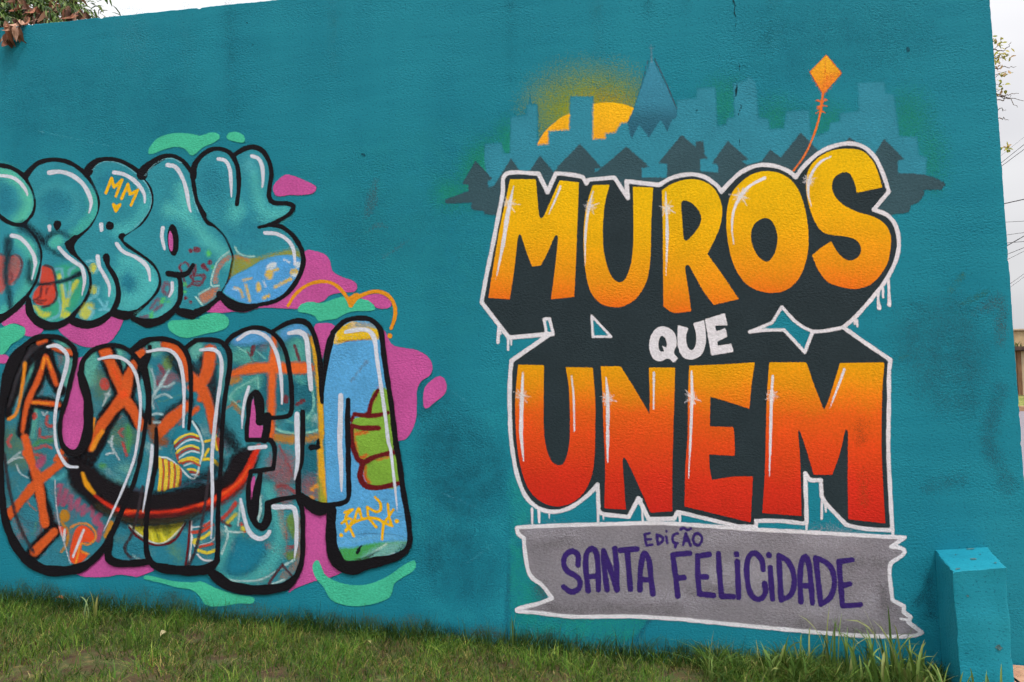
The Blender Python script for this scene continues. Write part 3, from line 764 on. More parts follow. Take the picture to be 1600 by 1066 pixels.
# ------------------------------------------------------------------ grey banner
BAN = ('I 112,180* 130,176 400,164 700,156 1000,150 1300,168 1600,190 J 720,206 1100,229 1336,240* 1250,298* 1310,306 1336,330 1300,366 1248,402 1240,470 1248,550 1258,632* 1330,670* 1328,706* 1372,738* 1356,768* 1442,834* 1410,850 1350,858 1200,858 1000,850 600,816 0,758 '
       'I 1150,752 850,734 700,734 450,734 250,712 112,700* 110,690 150,675 240,655 330,620* 270,540 190,470 160,320 155,245* 118,215')
ban = paint('painted_banner', 7, (136, 131, 138), Poly(BAN), wall, f=1.6, label='grey torn ribbon banner')
paint('shading', 8, (174, 170, 180), [Ell('I 330,215', 44, 9), Ell('I 1000,620', 80, 10), Ell('J 180,230', 50, 8), Ell('J 850,240', 50, 12), Ell('J 900,690', 60, 12), Ell('J 330,480', 60, 26), Ell('J 1130,620', 20, 20), Ell('I 620,430', 46, 26)], ban, f=34, op=0.5, patchy=0.6)
paint('shading', 8, (92, 86, 90), [Stroke('I 260,560 340,690 700,690 1100,690', 14), Stroke('J 1200,560 1215,800 1000,815 600,780', 14), Stroke('I 220,300 420,270', 10), Stroke('J 1000,400 1200,400', 12), Stroke('I 1200,580 1500,560', 10)], ban, f=26, op=0.5, patchy=0.5)
paint('outline', 11, WHITE, [Stroke(BAN, 6.2, True), Stroke('J 1310,748 1360,756', 4)], ban, f=2.0)
PUR = (58, 40, 108)


def word(desc, strokes, wd):
    paint('painted_letter', 12, PUR, [Stroke(s, wd) for s in strokes], ban, f=2.0, label=desc)


for ch, ss in [('E', ['I! 942,212 908,220 920,290 958,285', 'I 914,254 948,250']), ('D', ['I 985,222 988,250 992,285* 1018,265 1024,240 985,222']), ('I', ['I 1045,236 1050,276', 'I 1045,199 1046,202']),
               ('C with cedilla', ['I 1116,214 1092,222 1082,248 1090,270 1114,276', 'I 1106,280 1100,300']), ('A with tilde', ['I! 1150,285 1166,215 1196,290', 'I 1160,262 1186,259', 'I 1134,190 1152,181 1176,194 1198,184']),
               ('O', ['I 1240,212 1264,232 1266,262 1245,290 1218,276 1212,245 1222,220 1240,212'])]:
    word('purple letter %s in the small word' % ch, ss, 4.6)
for ch, ss in [('S', ['I 492,412 492,350 455,325 415,350 403,400 425,450 478,480 506,515 495,562 450,580 402,548']), ('first A', ['I 556,572 542,440 545,345 580,308 608,340 618,430 620,568', 'I 562,486 612,480']),
               ('N', ['I 674,568 658,440 652,322* 695,440 736,568* 734,430 722,308']), ('T', ['I 758,320 860,312', 'I 800,322 810,440 820,565']), ('second A', ['I 880,566 884,430 906,338 935,380 948,480 960,592', 'I 890,502 942,506']),
               ('F', ['I 1190,338 1084,348* 1102,480 1116,606', 'I 1110,496 1155,490']), ('first E', ['J 112,346 40,356* 42,480 52,594* 140,602', 'J 52,486 96,486']), ('L', ['J 170,340 178,480 190,608* 265,610']),
               ('first I', ['J 288,392 292,500 297,614', 'J 283,343 284,346']), ('C', ['J 450,442 440,380 395,336 355,372 348,480 370,590 425,628 464,585 458,528']), ('second I', ['J 494,428 500,520 508,626', 'J 485,349 486,352']),
               ('first D', ['J 548,352 555,500 562,632* 620,600 644,530 635,450 600,385 548,352']), ('third A', ['J 686,642 680,500 690,390 714,358 736,410 748,520 758,650', 'J 692,542 748,542']),
               ('second D', ['J 778,368 795,520 810,658* 868,615 895,530 880,440 835,392 778,368']), ('last E', ['J 1006,380 924,390* 932,500 946,668* 1058,660', 'J 944,542 992,530'])]:
    word('dark purple letter %s in the lower line' % ch, ss, 8.8)

# ------------------------------------------------------------------ older graffiti: colour fields behind the bubble letters
PINK = (198, 86, 156); MINT = (72, 192, 154); TEALF = (50, 144, 160); AQUA = (70, 172, 174); ORG = (216, 94, 42); HLW = (212, 216, 228)
def blob(desc, col, path, name='painted_blob'):
    return paint(name, 1, col, Poly(path), wall, f=1.6, label=desc)


blob('mint splash above the bubble letters', MINT, 'K 1158,190 1165,160 1220,90 1320,48 1420,40 1540,55 M 60,62 150,35 205,45 215,80 170,115 90,150 30,200 0,215 K 1480,205 1440,160 1370,148 1290,165 1200,200 1165,204')
blob('small mint oval above the bubble letters', MINT, 'M 268,70 290,38 350,32 405,60 412,100 390,116 330,105 285,92')
blob('pink lozenge beside the last bubble letter', PINK, 'M 632,470 650,430 720,370 780,370 880,410 955,445 972,475 940,512 850,525 760,525 680,535 645,515')
blob('pink cloud under the upper word', PINK, 'N 200,430 330,400 600,350 800,150 890,58 960,62 1040,90 1078,140 1095,215 1160,260 1260,295 1290,335 1270,380 1180,385 1080,405 1030,450 940,480 850,510 760,512 540,505 420,540 330,535 240,545 130,540 110,520')
blob('pink patch beside the small heart', PINK, 'N 1310,425 1400,402 1480,400 1545,445 1560,480 1530,508 1450,508 1380,460')
blob('mint splash under the orange heart', MINT, 'N 825,520 850,480 920,458 1010,468 1100,440 1190,415 1290,430 1380,450 1430,500 1420,525 1350,530 1250,535 1180,560 1130,590 1060,600 990,610 960,570 900,548 840,540')
blob('pink patch between the two words', PINK, 'L 10,620 80,570 150,500 215,480 250,560 330,640 340,680 290,720 230,730 190,715 190,660 110,625 40,650')
blob('mint patch at the edge between the words', MINT, 'L -200,650 -60,660 0,665 90,630 140,640 195,665 192,715 150,755 90,790 50,845 0,880 -120,870 -200,800')
blob('pink half disc under the upper word', PINK, 'L 455,660 560,600 800,570 960,590 960,610 930,680 870,760 800,800 700,815 600,790 520,740')
blob('mint tongue between the words', MINT, 'L 1310,630 1340,605 1450,600 1560,590 N 60,575 150,548 220,548 275,575 290,615 270,660 200,690 120,705 0,735 L 1440,740 1380,720 1325,680')
blob('pink sliver beside the left arch', PINK, 'O -120,235 0,222 55,225 70,260 40,290 0,288 -120,280')
blob('pink drop inside the first lower letter', PINK, 'O 600,250* 640,240 690,260 700,420 690,700 680,900 620,975 560,975 480,900 470,700 520,500')
blob('pink shape right of the lower word', PINK, 'S 990,190 1060,290 1150,318 1250,335 1340,385 1378,460 1360,530 1290,580 1258,650 1255,760 1250,870 1220,960 1180,1020 1140,1040 1060,1030 980,700')
blob('small pink oval right of the lower word', PINK, 'S 1310,660 1340,600 1410,545 1450,542 1480,575 1488,640 1465,690 1400,740 1340,790 1310,775')
blob('pink gap above the last lower letter', PINK, 'S 455,150 520,125 590,130 620,165 560,260 510,420 480,330')
blob('pink gap under the last lower letter', PINK, 'T 360,560 480,590 560,580 580,800 620,980 680,1060 560,1120 460,1140 300,1200 250,1230 330,1080 375,900')
blob('pink foot between the lower letters', PINK, 'P 590,925 690,870 760,800 800,760 860,840 1000,860 1150,850 1205,900 1150,930 1080,955 1020,950 930,940 850,955 740,960 650,955')
blob('mint tail under the lower word', MINT, 'P 1120,965 1140,945 1200,955 1350,990 1500,1000 1580,995 R 800,1050 950,1095 1060,1110 1090,1130 1070,1165 960,1165 880,1180 760,1190 700,1170 660,1110 600,1060 480,1040 380,1010 230,975')
blob('mint smile under the last lower letter', MINT, 'T 440,1040 455,990 485,978 505,1010 540,1090 620,1140 730,1170 850,1170 950,1140 1050,1090 1130,1030 1200,990 1235,980 1250,1010 1230,1060 1150,1110 1080,1160 1065,1220 1040,1270 950,1310 820,1335 700,1330 600,1295 555,1240 530,1190 470,1120')
paint('painted_heart_line', 1, (226, 148, 34), [Stroke('N 750,490 800,410 880,340 980,302 1080,308 1150,350 1200,410 1235,480* 1270,440 1330,405 1420,378 1500,390 1560,440 1588,520 1580,600 1555,665', [5, 5.5, 5.5, 6, 6, 5.5]),
      Stroke('N 1235,440 1290,410 1240,485', 8), Stroke('N 1545,722 1546,726', 7.5)], wall, label='orange hand drawn heart line')


# ------------------------------------------------------------------ bubble letters
def bubble(desc, body, base=TEALF):
    return paint('painted_letter', 3, base, Poly(body), wall, f=1.4, label=desc)


def soft(o, col, shapes, f=14, op=0.8, name='spray', cut=None, grain=0.35, patchy=0.0):
    if not isinstance(shapes, (list, tuple)): shapes = [shapes]
    return paint(name, 4, col, [Cut(shapes, cut)] if cut else shapes, o, f=f, op=op, grain=grain, patchy=patchy)


def line(o, strokes, col=BLACK, name='outline', f=1.5, op=1.0):
    return paint(name, 8, col, [Stroke(p, np.array(wd) * 1.22 + 0.3) for p, wd in strokes], o, f=f, op=op)


def hilite(o, strokes): return paint('highlight', 9, HLW, [Stroke(p, wd) for p, wd in strokes], o, f=1.5)


# --- upper word, first letter (cut by the picture's edge)
B_S = 'K -260,300 -120,262 0,292 80,310 160,355 220,420 265,500 280,590 260,670 215,730 175,755 230,790 290,860 330,960 330,1060 L 325,170 290,300 210,420 100,520 0,590 -120,600 -260,560'
C_S = Poly(B_S)
o = bubble('first upper bubble letter, cut by the picture edge', B_S)
soft(o, (92, 196, 168), [Stroke('K -200,300 0,330 100,380 190,470 225,580 190,680 140,730', 18)], f=22, op=0.9, cut=C_S)
soft(o, (38, 126, 148), [Ell('K 40,570', 12, 20)], f=16, op=0.9, cut=C_S)
soft(o, (84, 190, 172), [Stroke('K 150,880 230,940 260,1060 L 250,250 200,380 60,530 -100,570', 20)], f=22, op=0.85, cut=C_S)
soft(o, (196, 84, 74), [Poly('L 60,90 130,95 165,150 150,250 100,320 30,370 0,390 -60,300 -60,110')], f=8, op=0.85, cut=C_S)
soft(o, (150, 104, 100), [Ell('L 110,160', 9, 12)], f=14, op=0.6, cut=C_S)
soft(o, (110, 34, 38), [Stroke('L 0,85 60,100 130,92 170,140 160,230 110,310', 3), Stroke('L 50,230 95,240 90,290', 3)], f=4, op=0.9, cut=C_S)
soft(o, (24, 40, 52), [Stroke('L 60,-20 55,100 45,250 70,400 85,530', [12, 10, 8]), Stroke('K 80,860 70,1000 60,1060', 9)], f=10, op=0.85, cut=C_S)
soft(o, (24, 36, 46), [Stroke('K 170,770 270,810 330,900 335,1000', 14), Stroke('L 235,150 230,290 290,310', 9)], f=14, op=0.8)
line(o, [('K -260,260 -120,262 0,292 80,308 160,353 220,420 265,500 281,590 260,670 215,732 175,756', 5.5), ('K -260,690 -60,660 0,692 60,735 130,757 178,756', 5.5), ('K 175,756 230,790 290,860 326,950 334,1060 L 322,180 285,310 205,425', [5, 6, 6, 5]), ('L 210,420 110,520 0,590 -120,610 -260,580', [6, 10, 10])])
hilite(o, [('K -120,360 0,372 90,385 160,430 205,495 215,530', [5, 5, 6, 2]), ('K 92,842 150,855 215,915 265,1000 275,1060 L 280,150 250,285', [7, 6, 6, 6, 6, 2])])

# --- upper word, second letter
B_P = 'K 215,360 300,280 400,250 520,265 620,320 700,400 755,490 780,580 770,680 720,760 640,830 545,890 530,915 560,960 640,1030 690,1085 L 715,280 705,380 650,480 560,570 450,625 400,635 300,600 240,520 225,430 300,280 330,120 K 330,960 290,860 210,760 265,680 282,590 265,500'
C_P = Poly(B_P)
o = bubble('second upper bubble letter', B_P)
soft(o, (74, 182, 166), [Stroke('K 720,520 745,600 720,690 640,780 560,850', 16)], f=20, op=0.85, cut=C_P)
soft(o, (62, 156, 170), [Stroke('K 300,520 360,470 460,450 550,490 600,570 600,650 540,720', 12)], f=14, op=0.7, cut=C_P)
soft(o, (38, 124, 148), [Ell('K 430,600', 22, 20)], f=26, op=0.7, cut=C_P)
soft(o, (60, 172, 128), [Poly('L 430,200 560,170 640,210 660,350 620,470 520,570 400,620 300,590 280,500 420,420')], f=14, op=0.8, cut=C_P)
soft(o, (206, 210, 60), [Poly('L 260,490 300,500 330,540 390,540 380,575 320,575'), Ell('L 468,265', 5), Stroke('L 490,330 500,450 480,560', 7), Stroke('L 520,480 540,400 600,300', 7), Ell('L 510,560', 9, 5)], f=7, op=0.9, cut=C_P)
soft(o, (120, 186, 208), [Stroke('L 430,210 480,200 490,260 520,420 545,400 545,300 540,220 580,190', 4), Stroke('L 440,400 470,470 460,560 380,600', 4)], f=5, op=0.75, cut=C_P)
soft(o, (212, 72, 50), [Poly('L 330,180 400,195 425,260 440,340 435,430 400,480 350,490 270,470 255,410 300,330 320,250')], f=4, op=0.95, cut=C_P)
soft(o, (74, 22, 30), [Stroke('L 350,175 405,190 432,270 432,330 445,400 430,450 380,490 330,500', 3.5), Stroke('L 325,350 310,420 260,450', 3.5), Stroke('L 370,350 360,395', 3), Stroke('L 300,455 360,445', 3), Stroke('L 270,465 330,470', 3)], f=3.5, op=0.9, cut=C_P)
soft(o, (22, 28, 36), [Stroke('L 260,310 330,322 440,308 540,280 620,240', [7, 5, 6, 9])], f=6, op=0.95, cut=C_P)
soft(o, (20, 30, 40), [Stroke('K 200,770 300,850 340,890', 14), Stroke('K 340,900 400,840 470,820 560,860', [12, 8, 4]), Stroke('K 370,930 440,980 520,1020', [7, 5, 2])], f=14, op=0.9)
soft(o, (84, 190, 172), [Ell('K 440,890', 12, 9, -30)], f=9, op=0.8, cut=C_P)
line(o, [('K 205,370 240,325 300,275 400,248 520,263 620,318 700,398 757,490 781,580 770,680 720,762 640,832 545,890', [9, 6, 5.5, 5.5, 5.5, 5.5, 5, 5]), ('K 530,905 590,860', 8), ('K 535,910 562,960 640,1030 692,1088 L 718,280 706,380 652,480 565,570', [9, 7, 7, 7, 7, 6]), ('K 585,890 565,960', [10, 8]),
         ('L 222,440 235,540 300,615 400,648 500,625 580,560', [6, 11, 11, 11, 8, 5])])
paint('letter_counter', 8, BLACK, Poly('K 418,745 435,725 465,727 482,745 475,770 450,802 435,800 420,775'), o)
hilite(o, [('K 385,350 470,342 560,370 640,430 690,510 712,590 695,665', [7, 6.5, 7, 7, 6, 2.5]), ('K 460,935 520,1000 600,1060 L 640,190 660,290 640,405', [6, 6, 6.5, 6, 2.5]), ('K 385,770 388,800', [6, 4])])

# --- upper word, third letter
B_R = 'K 690,330 760,262 850,247 950,265 1050,320 1130,390 1180,470 1196,560 1180,650 1120,740 1050,810 960,858 1000,910 1080,960 1160,1020 1230,1090 L 1258,280 1242,370 1170,460 1080,535 980,555 900,520 870,545 780,600 680,620 590,585 660,480 710,380 718,280 690,190 K 600,980 590,900 720,760 782,600 750,470'
C_R = Poly(B_R)
o = bubble('third upper bubble letter', B_R)
soft(o, (84, 188, 188), [Ell('L 1020,360', 40, 36), Stroke('L 980,140 1120,180 1190,270 1180,380 1080,470', 20), Stroke('K 1150,560 1100,700 1000,780', 14), Ell('K 960,800', 16, 10)], f=26, op=0.75, cut=C_R)
soft(o, (36, 122, 146), [Ell('L 1000,310', 14, 16), Ell('K 880,430', 26, 20)], f=22, op=0.75, cut=C_R)
soft(o, (70, 182, 182), [Poly('L 700,560 800,540 880,430 900,480 850,560 760,600 660,600')], f=14, op=0.7, cut=C_R)
soft(o, (206, 206, 70), [Ell('L 735,195', 6, 8), Ell('L 740,370', 5, 7), Ell('L 680,530', 10, 14, 30)], f=9, op=0.85, cut=C_R)
soft(o, (130, 206, 222), [Stroke('L 680,145 740,140 770,180 750,230', 4), Stroke('L 700,440 760,400 770,340', 4), Stroke('L 770,440 820,500 840,460', 4), Stroke('L 780,520 850,520 880,560', 4), Stroke('L 690,500 730,530 700,590', 4)], f=5, op=0.7, cut=C_R)
line(o, [('K 690,340 700,310 760,258 850,244 950,263 1050,318 1130,390 1180,470 1198,560 1182,650 1122,742 1050,812 960,862', [12, 9, 6, 5.5, 5.5, 5, 5, 5, 5, 5]), ('K 955,850 1000,912 1080,962 1160,1022 1232,1092 L 1260,280 1243,372 1172,462 1080,535', [9, 8, 7, 7, 7, 7, 6]),
         ('L 1080,540 980,565 890,545', [7, 12, 10]), ('L 830,110 845,180 900,270 926,380 912,470 872,545', [9, 6, 6, 6.5, 7, 7]), ('L 872,545 780,612 680,638 570,610 540,600', [7, 9, 11, 10, 5])])
paint('letter_counter', 8, BLACK, [Ell('K 858,765', 6.5, 7), Ell('L 832,118', 5.5, 8)], o)
hilite(o, [('K 890,348 960,360 1040,405 1100,470 1130,530 1130,585', [6, 6, 6.5, 6.5, 5, 2.5]), ('K 912,905 960,965 1060,1010 1130,1060 L 1160,210 1172,295', [6, 5.5, 6, 6.5, 6, 3]), ('L 763,105 775,180 820,260 855,340 852,415', [6.5, 6, 6, 5, 3]), ('K 790,755 793,800', [6.5, 5])])
paint('rim_light', 9, (150, 214, 226), [Stroke('K 720,330 780,275 860,262 950,285 1040,340 1120,410 1165,480 1182,560 1165,640 1100,730 1010,810', 1.4)], o, f=1.4, op=0.7)
YT = (236, 182, 24)
paint('signature', 10, YT, [Stroke('K! 828,508 872,392 890,465 955,405 905,535', 4.6), Stroke('K! 950,552 1000,440 1015,520 1078,485 1022,605', 4.6), Stroke('K! 885,598 905,650 938,600 910,615 890,600', 4.5)], o, f=1.6, label='yellow MM initials with a small heart')

# --- upper word, fourth letter
B_A = 'K 1110,360 1180,285 1280,228 1350,222 1430,262 1490,340 1520,440 1535,550 1570,650 1620,740 M 180,760 250,830 300,920 325,1000 322,1060 N 290,290 230,400 130,490 0,552 L 1430,545 1395,500 1350,535 1250,592 1150,612 1050,590 1170,465 1245,370 1260,280 1220,180 K 1160,1020 1000,905 965,860 1120,745 1196,600 1185,470'
C_A = Poly(B_A)
o = bubble('fourth upper bubble letter', B_A)
soft(o, (92, 194, 188), [Stroke('K 1330,640 1400,660 1480,720 1580,820 M 100,860 220,960 280,1040', [20, 16, 18, 20]), Ell('K 1440,600', 12, 34, -10), Stroke('L 1360,350 1340,450 1240,570 1120,590', 14)], f=26, op=0.75, cut=C_A)
soft(o, (118, 34, 52), [Ell('K 1490,960', 3.5), Ell('K 1545,952', 4.5), Stroke('L 1420,220 1400,180 1450,150 1480,190 1440,240 1420,230', 3.5), Stroke('L 1430,260 1460,340 1510,300 1480,250', 3.5), Stroke('L 1530,170 1500,250 1520,300 1590,290 1600,250 1540,250', 3.5), Ell('N 30,50', 4.5), Stroke('N 0,320 60,330 90,280 60,250 0,260', 3.5), Stroke('N 0,180 30,200 10,260', 3.5), Ell('N 90,180', 4.5), Ell('N 140,150', 4), Ell('N 118,205', 3), Ell('L 1450,430', 3), Ell('L 1490,460', 2.6)], f=3, op=0.85, cut=C_A)
soft(o, (130, 70, 92), [Stroke('L 1290,310 1270,370 1310,400 1340,350 1300,310', 5), Stroke('L 1180,510 1230,440 1260,480 1200,530', 5), Stroke('L 1100,585 1150,575', 6)], f=6, op=0.75, cut=C_A)
soft(o, (96, 206, 96), [Ell('L 1270,450', 3, 6, 30), Ell('L 1310,455', 4, 2), Ell('L 1185,560', 3, 6), Ell('L 1440,325', 4, 3), Ell('L 1440,380', 3), Ell('N 130,80', 4, 5), Ell('N 165,190', 3)], f=6, op=0.75, cut=C_A)
soft(o, (196, 120, 84), [Poly('N 60,400 170,350 210,350 160,430 80,470'), Stroke('N 290,110 220,170 180,260 180,300', 6)], f=9, op=0.85, cut=C_A)
soft(o, (186, 224, 214), [Stroke('N 290,65 210,130 165,230 150,330 210,330', 2.4), Stroke('N 30,420 70,470 80,480', 3), Stroke('N 50,400 140,350', 2.4)], f=2.5, op=0.85, cut=C_A)
line(o, [('K 1110,365 1130,320 1190,275 1280,226 1350,220 1430,262 1490,340 1522,440 1538,550 1572,650 1625,745 M 180,760 252,832 302,922 328,1000 322,1062 N 292,290 232,402 130,492 0,555', [13, 10, 6, 5.5, 5, 5, 5, 5.5, 6, 6, 6, 6]), ('N 130,500 0,560 L 1500,560 1400,535', [7, 11, 13, 9]),
         ('L 1400,250 1412,350 1402,450 1355,530', [5.5, 6.5, 7]), ('L 1355,530 1260,600 1150,625 1040,590', [7, 10, 11, 7]), ('L 1315,238 1400,250 1465,235 1508,170', [8, 7, 7, 5])])
cn = paint('letter_counter', 8, BLACK, Ell('K 1352,876', 9, 25, -3), o)
paint('counter_core', 9, (198, 92, 162), Ell('K 1334,885', 3.6, 16, -3), cn, f=1.3)
hilite(o, [('K 1310,290 1370,305 1420,380 1455,480 1475,600 1492,660', [7.5, 6.5, 6, 6.5, 5, 2.5]), ('K 1272,780 1265,850 1285,945', [6, 6, 4]), ('L 1345,310 1345,370 1320,420', [5.5, 5, 3])])
paint('rim_light', 9, (150, 214, 226), [Stroke('K 1130,375 1190,300 1280,245 1350,240 1420,275', 1.4), Stroke('K 1500,450 1515,560 1550,660', 1.6)], o, f=1.4, op=0.7)

# --- upper word, last letter
B_Y = 'M 12,380 22,300 75,220 150,175 230,168 300,200 325,225 400,168 480,152 550,182 600,262 620,360 606,460 602,540 640,588 740,592 790,612 770,660 700,712 620,752 690,772 780,832 840,922 865,1000 868,1060 N 830,270 750,380 650,450 520,490 420,488 320,450 235,395 295,285 322,150 M 325,1000 300,920 250,830 180,760 100,680 40,580'
C_Y = Poly(B_Y)
o = bubble('fifth upper bubble letter with two rounded horns', B_Y)
soft(o, (88, 190, 186), [Stroke('M 480,340 510,500 560,640 680,680 730,640', [10, 16, 20, 12]), Stroke('M 470,740 560,720', 12), Ell('M 350,720', 14, 30)], f=26, op=0.75, cut=C_Y)
soft(o, (38, 126, 148), [Ell('M 420,820', 30, 24), Ell('M 150,420', 22, 30)], f=30, op=0.6, cut=C_Y)
soft(o, (104, 196, 206), [Ell('M 450,290', 10, 12)], f=22, op=0.4, cut=C_Y)
soft(o, (150, 152, 48), [Poly('N 335,100 420,110 520,110 640,80 760,50 840,60 840,120 700,110 560,140 440,200 340,260 300,280')], f=10, op=0.85, cut=C_Y)
soft(o, (206, 120, 50), [Stroke('N 340,110 420,120 440,140', 5), Stroke('N 240,330 290,250', 5)], f=8, op=0.7, cut=C_Y)
soft(o, (84, 162, 222), [Poly('N 310,270 440,200 560,130 700,95 830,110 850,180 820,270 740,380 640,445 520,480 400,470 300,420 250,380')], f=4, op=0.97, cut=C_Y)
soft(o, (226, 188, 56), [Ell('N 605,240', 6, 9), Stroke('N 580,250 630,215 670,205', 5), Ell('N 800,230', 7, 6), Stroke('N 770,280 720,305 650,345', 5), Ell('N 520,345', 4, 8), Stroke('N 330,350 380,370 395,420', 3.5), Stroke('N 420,330 440,400 450,450', 4), Stroke('N 560,430 600,410', 5), Stroke('N 400,290 460,275', 3)], f=5, op=0.85, cut=C_Y)
soft(o, (222, 228, 226), [Ell('N 620,180', 9, 5, -30), Ell('N 830,170', 5, 5), Ell('N 800,250', 4, 3), Stroke('N 560,300 575,340', 2.5), Stroke('N 320,355 360,365', 2.5), Stroke('N 720,130 760,150', 2.5)], f=5, op=0.8, cut=C_Y)
soft(o, (170, 216, 206), [Stroke('N 335,30 360,75 420,100 490,105', 2.6)], f=3, op=0.85, cut=C_Y)
line(o, [('M 10,385 18,300 70,222 150,170 230,165 300,200 342,265 362,350 365,480 350,597', [8, 8, 6, 5.5, 5.5, 6, 6, 5.5, 5]), ('M 325,215 400,168 480,150 550,180 602,262 620,360 606,460 602,540 640,586 740,590 792,612 770,662 700,712 610,755 520,777', [5, 7, 6.5, 6, 5.5, 5.5, 5.5, 6, 6, 5, 5, 5, 4]),
         ('M 600,760 690,770 780,832 842,922 867,1000 868,1062 N 832,270 752,382 650,452 520,482', [5, 5.5, 6, 6, 6, 6, 5, 5]), ('M 5,390 20,480 42,580 100,682', 5), ('N 215,400 300,475 400,505 500,490', [9, 12, 12, 6])])
hilite(o, [('M 205,243 260,255 295,320 305,430 308,540', [5, 5.5, 6, 5, 2]), ('M 468,220 520,240 550,310 555,400 550,465', [6, 6, 6, 5, 2.5]), ('M 570,820 660,828 740,870 790,940 805,1060 N 800,170', [6, 5.5, 6, 5.5, 4.5, 2.5])])

# ------------------------------------------------------------------ lower word
OLD = [(120, 164, 164), (150, 190, 188), (104, 150, 152), (206, 110, 60), (88, 132, 130), (128, 104, 122), (120, 190, 176), (60, 96, 112), (150, 120, 110), (40, 104, 124), (100, 150, 110), (172, 206, 204), (70, 60, 72), (176, 92, 80)]


def old_layers(o, cut, n, seed):
    rr = random.Random(seed); x0, y0, x1, y1 = cut.bb
    for k in range(n):
        cx, cy = rr.uniform(x0, x1), rr.uniform(y0, y1); a = rr.uniform(0, 6.28); l = rr.uniform(10, 34)
        pts = [(cx + l * (t - 1) * math.cos(a) + rr.uniform(-8, 8), cy + l * (t - 1) * math.sin(a) + rr.uniform(-8, 8), False) for t in range(3)]
        soft(o, rr.choice(OLD), [Stroke(pts, [rr.uniform(4, 10), rr.uniform(8, 22), rr.uniform(3, 10)])], f=rr.uniform(8, 22) // 2 * 2, op=round(rr.uniform(0.35, 0.75), 1), cut=cut, patchy=0.5, name='old_spray')
    for k in range(n):
        cx, cy = rr.uniform(x0, x1), rr.uniform(y0, y1); a = rr.uniform(0, 6.28); l = rr.uniform(6, 16)
        pts = [(cx + l * (t - 1) * math.cos(a) + rr.uniform(-6, 6), cy + l * (t - 1) * math.sin(a) + rr.uniform(-6, 6), False) for t in range(4)]
        soft(o, rr.choice(OLD), [Stroke(pts, rr.uniform(1.5, 3.5))], f=3, op=0.6, cut=cut, patchy=0.5, name='old_line')


B_U = ('O -60,700 10,480 45,350 110,220 200,140 280,90 370,75 470,90 550,140 588,200 582,300 552,420 520,560 480,680 465,800 485,920 540,985 600,985 650,930 682,830 682,700 670,560 640,430 640,340 652,262 720,190 820,152 920,152 1010,190 1080,270 1120,360 1150,500 1150,650 1130,800 1110,950 1088,1060 '
       'P 1040,230 960,420 880,600 800,740 700,840 600,885 450,895 330,878 200,800 100,660 40,500 15,300 5,100')
B_U = B_U.replace('O -60,700 10,480', 'O 8,700 15,500')
C_U = Poly(B_U)
o = bubble('first lower letter, a wide U filled with older tags', B_U, (52, 128, 146))
old_layers(o, C_U, 52, 1)
soft(o, (104, 192, 176), [Stroke('O 690,280 720,420', 22), Stroke('O 490,130 540,240 520,460', 14), Stroke('O 260,240 240,440', 12), Stroke('O 930,190 960,330', 14), Stroke('O 280,640 250,860', 10), Ell('O 720,300', 10, 22)], f=14, op=0.75, cut=C_U)
soft(o, (96, 136, 110), [Ell('O 120,900', 24, 22), Ell('O 950,850', 26, 20), Ell('P 200,40', 30, 14), Ell('O 800,450', 16, 26)], f=26, op=0.6, cut=C_U)
soft(o, (92, 168, 84), [Stroke('O 260,940 310,900 400,890', 6), Stroke('O 1000,780 1010,900 990,980', 8), Ell('P 800,90', 6, 4)], f=8, op=0.7, cut=C_U)
soft(o, (206, 78, 66), [Stroke('O 310,800 310,860 350,870 400,860', 3), Stroke('O 230,960 300,950 350,930 400,950', 3.5), Stroke('O 90,850 60,900 80,940', 4), Stroke('O 250,1000 330,1010', 4), Stroke('O 370,700 365,770 410,780', 4), Ell('O 265,700', 5, 6), Stroke('O 960,800 930,830 960,860', 3), Stroke('O 960,910 990,1010', 4), Ell('O 820,450', 8, 10)], f=5, op=0.75, cut=C_U)
soft(o, (208, 222, 226), [Stroke('O 330,670 345,695 370,670', 2.5), Stroke('O 870,480 830,560 800,640', 3), Stroke('O 820,530 860,540', 3), Stroke('O 880,860 870,930 930,1040', 3), Stroke('O 830,890 880,920', 3), Stroke('O 830,1000 900,985', 3), Stroke('O 60,1060 160,980', 2.5), Stroke('P 60,70 130,30 230,20', 2.5), Stroke('P 130,80 160,150 240,190', 2)], f=3.5, op=0.7, cut=C_U)
soft(o, (90, 186, 196), [Stroke('O 1105,420 1120,520 1130,640', 6), Stroke('P 1090,50 1040,200 980,330', 6), Stroke('P 400,180 460,190 520,140', 7)], f=6, op=0.7, cut=C_U)
